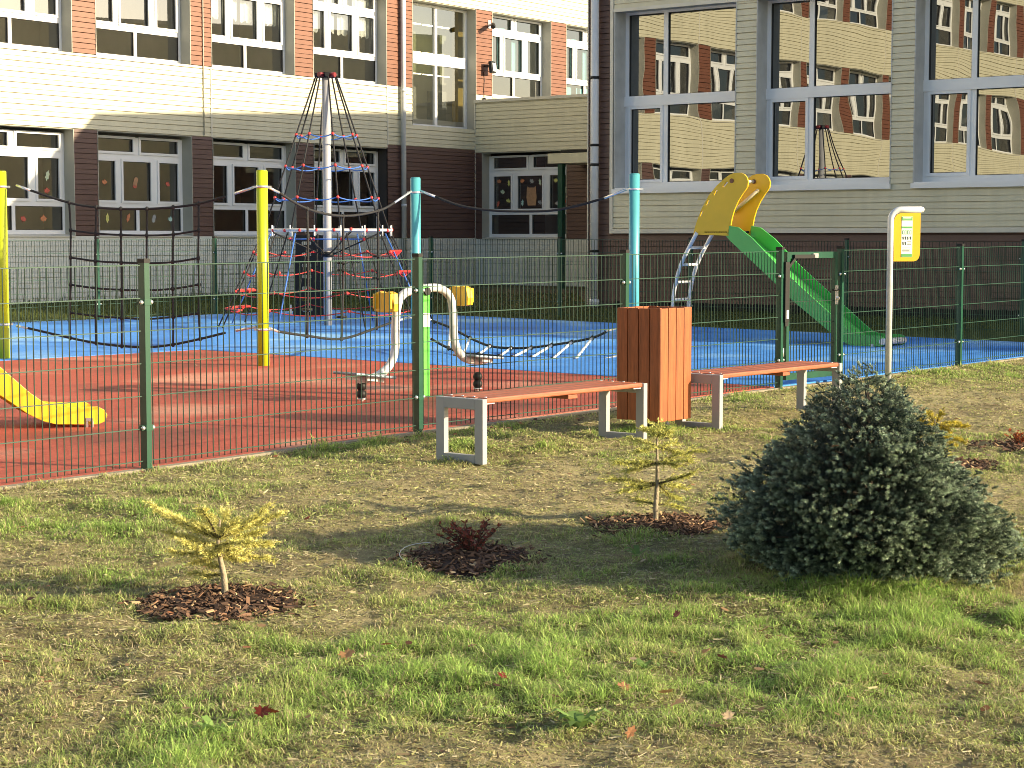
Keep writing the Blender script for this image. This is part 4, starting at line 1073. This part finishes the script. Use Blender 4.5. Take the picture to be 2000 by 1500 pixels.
Bt = np.array([t[:3] for t in tips]); Dt = np.array([(t[3], 0, 1) for t in tips]); Lt = np.array([t[4] for t in tips])
Vt, Ct = needles(Bt, Dt, Lt, 90, .0145, .003, (.08, .13, .10), (.2, .26, .2))
Vall = np.concatenate([Vs, Vi, Vt]); Vall[:, 1] *= 1.14 + .85 * np.clip((Vall[:, 2] - .1) / .55, 0, 1)  # upper crown stretched in depth to thicken the shadow it casts
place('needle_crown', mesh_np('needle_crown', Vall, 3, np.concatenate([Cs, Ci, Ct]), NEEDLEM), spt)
b = MB(); b.tube([(0, 0, -.1), (0, 0, .3), (-.01, 0, .82)], [.035, .028, .008], 8)
for i in range(60):
    z = random.uniform(.05, .7); a = random.random() * 6.283; r_ = float(shell(np.array(z), np.array(a))) * .85
    b.tube([(0, 0, z * .8), (r_ * math.cos(a), r_ * math.sin(a), z)], [.009, .004], 5)
b.build('trunk', DBARK, spt)
# ---- young golden firs
def fir(Y, base_px, trunk, branches, label, lo, hi, tw=.085, dens=1.0, nn=30):
    p0 = P(base_px[0], base_px[1], Y); p0.z = gz(Y)
    t = thing('young_fir', label, 'sapling', p0, 0, 'young golden firs in bark beds')
    Q = lambda u, v, dy=0: P(u, v, Y + dy) - p0
    b = MB(); tp = smooth_path([Vector((0, 0, -.05))] + [Q(u, v) for u, v in trunk], 4)
    rr0 = .016
    b.tube(tp, [lerp(rr0, .004, i / (len(tp) - 1)) for i in range(len(tp))], 8); b.build('trunk', BARK, t)
    B_, D_, L_2 = [], [], []; w = MB()
    for (u0, v0), (u1, v1) in branches:
        dy = random.uniform(-.16, .16); a = Q(u0, v0); c = Q(u1, v1, dy); ln = (c - a).length
        m_ = a.lerp(c, .55) + Vector((0, 0, .012 * random.uniform(-1, 1)))
        path = smooth_path([a, m_, c], 5); w.tube(path, [lerp(.006, .0022, i / (len(path) - 1)) for i in range(len(path))], 5)
        ax = (c - a).normalized(); sdv_ = ax.cross(Vector((0, 0, 1))).normalized()
        ns = max(4, int(ln / .013 * dens))
        for i in range(ns):
            f = (i + .6) / ns
            if f < .14: continue
            p = path[min(len(path) - 1, int(f * (len(path) - 1)))].lerp(path[min(len(path) - 1, int(f * (len(path) - 1)) + 1)], (f * (len(path) - 1)) % 1)
            for s_ in (-1, 1):
                d = (ax * .75 + sdv_ * s_ * random.uniform(.4, .9) + Vector((0, 0, random.uniform(-.35, .40)))).normalized()
                B_.append(tuple(p)); D_.append(tuple(d)); L_2.append(tw * random.uniform(.45, 1.0) * (1.1 - .55 * f))
        B_.append(tuple(path[-1])); D_.append(tuple(ax)); L_2.append(tw * .6)
        for i in range(len(path) - 1): B_.append(tuple(path[i])); D_.append(tuple(path[i + 1] - path[i] + Vector((0, 0, 1e-4)))); L_2.append((path[i + 1] - path[i]).length)
    w.build('branch', DBARK, t)
    V_, C_ = needles(np.array(B_), np.array(D_), np.array(L_2), nn, .0185, .0036, lo, hi, flat=.15, open_=.9, tipc=1.15)
    place('needles', mesh_np('needles', V_, 3, C_, NEEDLEM), t)
    return t
fir(7.42, (440, 1168), [(438, 1130), (430, 1090), (426, 1055), (430, 1015)],
    [((428, 1085), p) for p in ((340, 1078), (385, 1098), (470, 1092), (522, 1092), (525, 1062), (360, 1058))] +
    [((427, 1066), p) for p in ((335, 1042), (372, 1048), (480, 1060), (505, 1040), (410, 1082), (455, 1075))] +
    [((427, 1052), p) for p in ((300, 989), (318, 1000), (350, 1012), (395, 1000), (440, 1002), (470, 1030), (500, 1010), (541, 1006), (518, 992), (455, 1020), (380, 1022))] +
    [((432, 1108), (405, 1102)), ((436, 1122), (380, 1118))],
    'golden yellow young fir with a bare crooked stem in the left bark bed', (.33, .32, .08), (.74, .68, .24), tw=.085)
fir(9.3, (1280, 1022), [(1281, 985), (1284, 930), (1283, 880), (1284, 843)],
    [((1284, 945), p) for p in ((1193, 936), (1215, 958), (1240, 948), (1330, 952), (1322, 972), (1350, 925))] + [((1282, 985), p) for p in ((1245, 975), (1325, 990))] +
    [((1284, 905), p) for p in ((1203, 903), (1228, 918), (1250, 905), (1320, 910), (1345, 900), (1368, 880))] +
    [((1284, 872), p) for p in ((1236, 858), (1250, 882), (1312, 862), (1330, 884))] + [((1284, 852), p) for p in ((1262, 838), (1303, 842), (1285, 832), (1298, 850))],
    'thin upright yellow green fir in a bark bed in front of the litter bin', (.27, .29, .07), (.62, .58, .16), tw=.11, dens=.85, nn=30)
fir(11.65, (1830, 905), [(1830, 880), (1828, 845), (1826, 818)],
    [((1827, 830), p) for p in ((1798, 820), (1812, 806), (1838, 808), (1868, 826), (1886, 832), (1850, 842))] + [((1829, 855), p) for p in ((1790, 858), (1805, 872), (1846, 858), (1864, 868), (1840, 875), (1880, 862))] + [((1829, 872), p) for p in ((1850, 884), (1805, 880))],
    'yellow young fir mostly hidden behind the right side of the spruce', (.18, .16, .02), (.62, .50, .05), tw=.075)
# ---- red leaved shrubs
def red_shrub(Y, px, n, spread, height, label, lo, hi):
    p0 = P(px[0], px[1], Y); p0.z = gz(Y)
    t = thing('red_shrub', label, 'shrub', p0)
    b = MB(); V_, C_ = [], []
    for i in range(n):
        a = random.random() * 6.283; s_ = spread * math.sqrt(random.random()); hz = height * random.uniform(.55, 1.0)
        top_ = Vector((s_ * math.cos(a), s_ * math.sin(a), hz)); mid = Vector((s_ * .45 * math.cos(a), s_ * .45 * math.sin(a), hz * .55))
        path = smooth_path([Vector((.01 * math.cos(a), .01 * math.sin(a), -.02)), mid, top_], 4); b.tube(path, .0025, 5)
        for j in range(3, len(path)):
            for _ in range(3):
                d = Vector((random.gauss(0, 1), random.gauss(0, 1), random.gauss(.5, .6))).normalized(); sd_ = d.cross(Vector((random.gauss(0, 1), random.gauss(0, 1), random.gauss(0, 1)))).normalized()
                l_ = random.uniform(.014, .030); p = path[j]
                V_ += [p, p + d * l_ * .5 + sd_ * l_ * .24, p + d * l_, p + d * l_ * .5 - sd_ * l_ * .24]
                k_ = random.random(); c = [lerp(lo[q], hi[q], k_) for q in range(3)]; C_ += [c] * 4
    b.build('stem', DBARK, t); place('leaves', mesh_np('leaves', np.array([tuple(v) for v in V_]), 4, np.array(C_), LEAFM), t)
red_shrub(8.36, (922, 1088), 34, .165, .165, 'low dark red leaved shrub in the shadow of the spruce', (.075, .018, .014), (.28, .075, .05))
red_shrub(12.5, (1992, 872), 14, .09, .12, 'small orange red shrub cut by the right edge of the frame', (.22, .04, .02), (.55, .16, .05))
# ---- bark beds
def bed(i, label, n=900):
    cx, cy, rx, ry = BEDS[i]
    b = MB(); pal = [(.050, .032, .024), (.085, .050, .034), (.14, .080, .050), (.22, .125, .075), (.11, .066, .044), (.46, .31, .17)]
    ring = 26; vs = [(0, 0, .018)]; fs = []
    for q in (.5, 1.0):
        for j in range(ring):
            a = 6.2832 * j / ring; k_ = q * (1 + .10 * math.sin(3 * a + i) + .06 * math.sin(7 * a)); vs.append((rx * k_ * math.cos(a), ry * k_ * math.sin(a), (.014 if q < .9 else -.012)))
    for j in range(ring): fs.append((0, 1 + j, 1 + (j + 1) % ring)); fs.append((1 + j, 1 + ring + j, 1 + ring + (j + 1) % ring, 1 + (j + 1) % ring))
    b.add(vs, fs, col=(.045, .026, .018))
    for _ in range(n):
        a = random.random() * 6.283; k_ = math.sqrt(random.random()) * (1.18 if random.random() < .16 else 1.0)
        x, y = rx * k_ * math.cos(a), ry * k_ * math.sin(a); z = .018 * (1 - k_ * .9) + random.uniform(.0, .014)
        l_ = random.uniform(.006, .027); wd = l_ * random.uniform(.12, .38); y_ = random.random() * 6.283; tl = random.gauss(0, .35); t2 = random.gauss(0, .4)
        ax = Vector((math.cos(y_) * math.cos(tl), math.sin(y_) * math.cos(tl), math.sin(tl))); s_ = ax.cross(Vector((0, 0, 1))).normalized(); s_ = (s_ * math.cos(t2) + Vector((0, 0, 1)) * math.sin(t2)).normalized(); u_ = ax.cross(s_)
        c = random.choices(pal, (6, 6, 5, 3.5, 4, 2))[0]; g_ = random.uniform(.75, 1.3)
        b.obox((x, y, z), ax * l_, s_ * wd, u_ * .0025, col=tuple(q * g_ for q in c))
    tag(b.build('bark_bed', CHIPM, None, (cx, cy, gz(cy)), fix=False), label, 'mulch bed', 'bark mulch beds')
bed(0, 'round bed of red brown bark chips under the golden fir at left')
bed(1, 'dark bed of bark chips under the low red shrub in shadow')
bed(2, 'bed of bark chips under the thin fir before the litter bin')
bed(3, 'bed of bark chips behind the right shoulder of the spruce', 500)
bed(4, 'bed of dark bark chips cut by the right edge of the frame', 550)
hs = MB(); hs.tube([(BEDS[1][0] + .31 * math.cos(a), BEDS[1][1] + .34 * math.sin(a), gz(8.3) + .03 + .008 * math.sin(3 * a)) for a in [2.2 + i * .16 for i in range(11)]], .0018, 5)
tag(hs.build('drip_hose', WSTEEL), 'thin white hose curving out of the dark bed of the red shrub', 'hose')

# ------------------------------------------------------------------ grass
def blades(n, ylo, yhi, hw, extra=None, hmul=1.0):
    yg = np.linspace(ylo, yhi, 400); wgt = (hw * yg + .25) * np.minimum(1, (6.5 / yg) ** 1.35)
    cdf = np.cumsum(wgt); cdf /= cdf[-1]
    y = np.interp(rng.random(n), cdf, yg); x = (rng.random(n) * 2 - 1) * (hw * y + .25)
    if extra is not None: x = np.concatenate([x, extra[0]]); y = np.concatenate([y, extra[1]])
    fd = -fence_side(x, y); L = lush(x, y)
    keep = (fd > .025) & ~bed_inside(x, y) & (rng.random(len(x)) < .50 + .50 * L ** .85)
    x, y, fd, L = x[keep], y[keep], fd[keep], L[keep]; n = len(x)
    z = SLOPE * y + np.clip((fd - .12) * 4, 0, 1) * bumps(x, y) - .004
    tuft = np.clip((fbm(x + 20, y + 5, 6.5) - .36) * 3.0, 0, 1)
    h = (.010 + .040 * L ** 1.2 * (.10 + 1.15 * tuft)) * rng.uniform(.55, 1.5, n) * hmul
    h = h * (1 + .7 * np.exp(-((fd - .12) / .12) ** 2))
    h = h * (1 + .7 * np.exp(-(np.abs(np.hypot((x - 1.62) / .66, (y - 7.98) / .56) - 1) / .16) ** 2))
    wd = rng.uniform(.0022, .0044, n) * (1 + .12 * np.clip(y - 7, 0, 10))
    a = rng.random(n) * 6.2832; lean = rng.uniform(.3, 1.9, n)
    dx, dy = np.cos(a) * lean, np.sin(a) * lean
    sx, sy = -np.sin(a + rng.normal(size=n) * .6), np.cos(a + rng.normal(size=n) * .6)
    p0 = np.stack([x, y, z], 1); sd_ = np.stack([sx, sy, np.zeros(n)], 1) * (wd / 2)[:, None]
    mid = p0 + np.stack([dx * .32 * h, dy * .32 * h, .62 * h], 1); tip = p0 + np.stack([dx * h, dy * h, h * (1.0 - .34 * (lean - .3))], 1)
    V = np.stack([p0 - sd_, p0 + sd_, mid + sd_ * .8, mid - sd_ * .8, mid - sd_ * .8, mid + sd_ * .8, tip + sd_ * .1, tip - sd_ * .1], 1).reshape(-1, 3)
    straw = rng.random(n) < .10 + .50 * (1 - L) ** 1.5
    hue = np.clip(L + rng.normal(size=n) * .22 - .1 + (fbm(x + 4, y + 60, 4.5) - .5) * 1.1, 0, 1)[:, None]
    c = np.array([.50, .50, .20]) * (1 - hue) + np.array([.37, .54, .13]) * hue
    c = np.where(straw[:, None], np.array([.58, .48, .29]) * rng.uniform(.7, 1.15, n)[:, None], c * rng.uniform(.55, 1.4, n)[:, None])
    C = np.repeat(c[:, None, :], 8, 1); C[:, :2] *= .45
    return V, C.reshape(-1, 3)
ea = rng.random(16000) * 6.2832; er = np.abs(rng.normal(size=16000)) * .10
SPX = (1.62 + (.60 + er) * np.cos(ea), 7.98 + (.50 + er) * np.sin(ea))        # ranker grass round the skirt of the spruce
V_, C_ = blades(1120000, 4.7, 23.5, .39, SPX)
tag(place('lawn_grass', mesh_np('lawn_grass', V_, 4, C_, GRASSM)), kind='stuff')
def thatch(n):                                              # dead blades lying flat between the living ones
    yg = np.linspace(4.7, 20, 300); wgt = (.39 * yg + .25) * np.minimum(1, (6.5 / yg) ** 1.5)
    cdf = np.cumsum(wgt); cdf /= cdf[-1]
    y = np.interp(rng.random(n), cdf, yg); x = (rng.random(n) * 2 - 1) * (.39 * y + .25)
    k_ = (-fence_side(x, y) > .06) & ~bed_inside(x, y); x, y = x[k_], y[k_]; n = len(x); fd = -fence_side(x, y)
    z = SLOPE * y + np.clip((fd - .12) * 4, 0, 1) * bumps(x, y) + rng.uniform(.001, .010, n)
    a = rng.random(n) * 6.283; l_ = rng.uniform(.012, .042, n); w_ = rng.uniform(.0013, .003, n) * (1 + .1 * np.clip(y - 7, 0, 10))
    d = np.stack([np.cos(a), np.sin(a), rng.normal(size=n) * .18], 1) * l_[:, None]; s_ = np.stack([-np.sin(a), np.cos(a), rng.normal(size=n) * .5], 1) * w_[:, None]
    p = np.stack([x, y, z], 1)
    c = np.array([[.66, .58, .37], [.52, .46, .26], [.46, .45, .19], [.22, .165, .10], [.46, .48, .18]])[rng.integers(0, 5, n)] * rng.uniform(.7, 1.2, n)[:, None]
    return np.stack([p - s_, p + s_, p + d + s_ * .5, p + d - s_ * .5], 1).reshape(-1, 3), np.repeat(c[:, None], 4, 1).reshape(-1, 3)
V_, C_ = thatch(190000)
tag(place('dry_thatch', mesh_np('dry_thatch', V_, 4, C_, GRASSM)), kind='stuff')
def strip(n):
    x = rng.uniform(-14, 12, n); y = rng.uniform(26, 40, n)
    edge = np.where(x < -3.2, 32.25 + (x + 3.2) * .97, 32.25 - (x + 3.2) * .92)
    wall = np.minimum(36 + (x + 8.47) * 1.353, 33.6 - (x - 1.4) * .739 + np.where(x < 1.4, 99, 0))
    k_ = (y > edge + .1) & (y < wall - .05) & (rng.random(n) < .35 + fbm(x, y, .8)); x, y = x[k_], y[k_]; n = len(x)
    h = rng.uniform(.03, .09, n) * (1 + 2.0 * np.exp(-((wall[k_] - y) / .3) ** 2) * (x < 0)); a = rng.random(n) * 6.283; d = rng.uniform(.1, .9, n)
    p0 = np.stack([x, y, SLOPE * y - .005], 1); sd_ = np.stack([-np.sin(a), np.cos(a), 0 * a], 1) * .008
    tip = p0 + np.stack([np.cos(a) * d * h, np.sin(a) * d * h, h], 1)
    c = np.array([.085, .105, .028]) * rng.uniform(.6, 1.5, n)[:, None]
    return np.stack([p0 - sd_, p0 + sd_, tip + sd_ * .2, tip - sd_ * .2], 1).reshape(-1, 3), np.repeat(c[:, None], 4, 1).reshape(-1, 3)
V_, C_ = strip(60000)
tag(place('rear_grass', mesh_np('rear_grass', V_, 4, C_, GRASSM)), kind='stuff')
# ------------------------------------------------------------------ broad leaved weeds
for u, v, n_, s_, lb in ((1130, 1425, 15, .10, 'largest rosette of broad green weed leaves near the bottom edge'), (1805, 1180, 12, .09, 'broad leaved weed at the right front of the spruce base'), (1245, 1085, 10, .075, 'weed with upright leaves standing in the spruce shadow edge'), (1260, 1305, 9, .06, 'low weed rosette in the lush grass right of centre'), (420, 1440, 12, .075, 'weed rosette in the grass at bottom left')):
    p = G(u, v); p.z += float(bumps(p.x, p.y)); Vw, Cw = [], []
    for i in range(n_):
        a = 6.283 * i / n_ + random.uniform(-.3, .3); l_ = s_ * random.uniform(.6, 1.1); up = random.uniform(.25, 1.0); wv = l_ * random.uniform(.12, .2)
        dv = Vector((math.cos(a), math.sin(a), 0)); sv = Vector((-math.sin(a), math.cos(a), 0)); k_ = random.uniform(.7, 1.25); c = [.21 * k_, .33 * k_, .09 * k_]
        q = [dv * (l_ * f) + Vector((0, 0, l_ * up * h_)) for f, h_ in ((0, 0), (.4, .55), (.75, .75), (1, .6))]; ws = [wv * .35, wv, wv * .85, wv * .1]
        for j in range(3): Vw += [q[j] - sv * ws[j], q[j] + sv * ws[j], q[j + 1] + sv * ws[j + 1], q[j + 1] - sv * ws[j + 1]]; Cw += [c] * 4
    tag(place('weed', mesh_np('weed', np.array([tuple(z_) for z_ in Vw]), 4, np.array(Cw), GRASSM), None, p), lb, 'weed')
# ------------------------------------------------------------------ fallen leaves
def leaf_mesh(kind, s, col):
    b = MB(); o_ = leaf_outline(kind, s, 0); n = len(o_); cu = random.uniform(2, 7); tw_ = random.uniform(-6, 6)
    zf = lambda x, y: cu * (x * x) + tw_ * x * y + random.uniform(0, .003)
    vs = [(0, 0, 0)] + [(x * .5, y * .5, zf(x * .5, y * .5)) for x, y in o_] + [(x, y, zf(x, y)) for x, y in o_]
    fs = [(0, 1 + i, 1 + (i + 1) % n) for i in range(n)] + [(1 + i, 1 + n + i, 1 + n + (i + 1) % n, 1 + (i + 1) % n) for i in range(n)]
    b.add(vs, fs, col=col, smooth=True); return b.mesh('fallen_leaf', LEAFM)
LV = [(678, 1300, (.50, .27, .12), 'pale orange leaf lying in thick grass left of centre', .040), (510, 1416, (.20, .035, .02), 'dark red curled leaf near the bottom edge at left', .040), (528, 1412, (.24, .05, .025), 'dark red leaf touching another near the bottom edge', .034),
      (984, 1345, (.20, .03, .025), 'single dark red leaf in green grass at bottom centre', .028), (1302, 1372, (.50, .30, .13), 'tan leaf standing up at bottom right of centre', .036), (1316, 1400, (.48, .28, .13), 'largest tan leaf lying flat at bottom right of centre', .050),
      (1378, 1294, (.50, .27, .12), 'orange leaf on bright grass below the spruce', .030), (1425, 1422, (.52, .38, .24), 'pale cream leaf upright near the bottom edge', .030), (1396, 1440, (.46, .34, .22), 'pale beige leaf lying by the bottom edge', .032), (1232, 1447, (.38, .18, .08), 'brown leaf on bare soil at the bottom edge', .032),
      (1320, 1222, (.22, .07, .05), 'dark brown leaf in grass just below the spruce', .030), (1218, 1366, (.35, .17, .09), 'brown leaf among long grass right of centre', .030), (1490, 1252, (.30, .10, .07), 'reddish leaf in bright grass below the spruce base', .034), (1918, 1352, (.18, .10, .07), 'dark leaf in grass near the bottom right corner', .036),
      (600, 1022, (.30, .06, .03), 'small red leaf in the lawn right of the golden fir', .024), (1410, 1305, (.24, .09, .07), 'dark reddish leaf beside the orange one below the spruce', .030), (1630, 872, (.50, .15, .06), 'orange leaf caught high in the spruce needles', .026), (920, 1284, (.40, .22, .12), 'light brown leaf half sunk in green grass at centre', .028),
      (690, 950, (.08, .05, .035), 'dark scrap of leaf on dry lawn in front of the left bench', .045), (1780, 1180, (.30, .18, .10), 'brown leaf in grass under the spruce base', .03)]
for u, v, c, lb, s in LV:
    if 'high in the spruce' in lb: p = P(u, v, 7.52)
    else: p = G(u, v); p.z += .018 + .022 * float(lush(p.x, p.y))
    place('fallen_leaf', leaf_mesh(random.choice(('maple', 'oak')), s, c), None, p, rot=(random.uniform(.1, .7), random.uniform(-.4, .4), random.random() * 6.28))
    tag(COL.objects[-1], lb, 'leaf')
b = MB()
for _ in range(800):
    if _ < 70: x, y = random.uniform(-3.5, 3), random.uniform(11, 22)
    elif random.random() < .35: s_ = random.uniform(-3, 9.5); q = Vector((FA.x, FA.y)) + FDIR * s_ - FIN * abs(random.gauss(.06, .1)) - FIN * .06; x, y = q.x, q.y
    else: y = random.uniform(4.9, 16) ; x = random.uniform(-.3, .3) * y
    if _ >= 70 and fence_side(x, y) > -.06: continue
    if _ < 70 and fence_side(x, y) < .1: continue
    l_ = random.uniform(.006, .020); a = random.random() * 6.283; c = random.choice([(.16, .09, .05), (.30, .19, .10), (.42, .32, .2), (.10, .05, .03), (.36, .15, .07)])
    z = gz(y) + (.026 if _ < 70 else .012 + .02 * float(lush(x, y))); t2 = random.uniform(-.5, .5)
    b.add([(x + l_ * math.cos(a + q_2), y + l_ * .7 * math.sin(a + q_2), z + t2 * l_ * math.cos(q_2)) for q_2 in (0, 1.2, 2.6, 3.9, 5.1)], [(0, 1, 2, 3, 4)], col=c)
tag(b.build('leaf_litter', LEAFM, fix=False), kind='stuff')
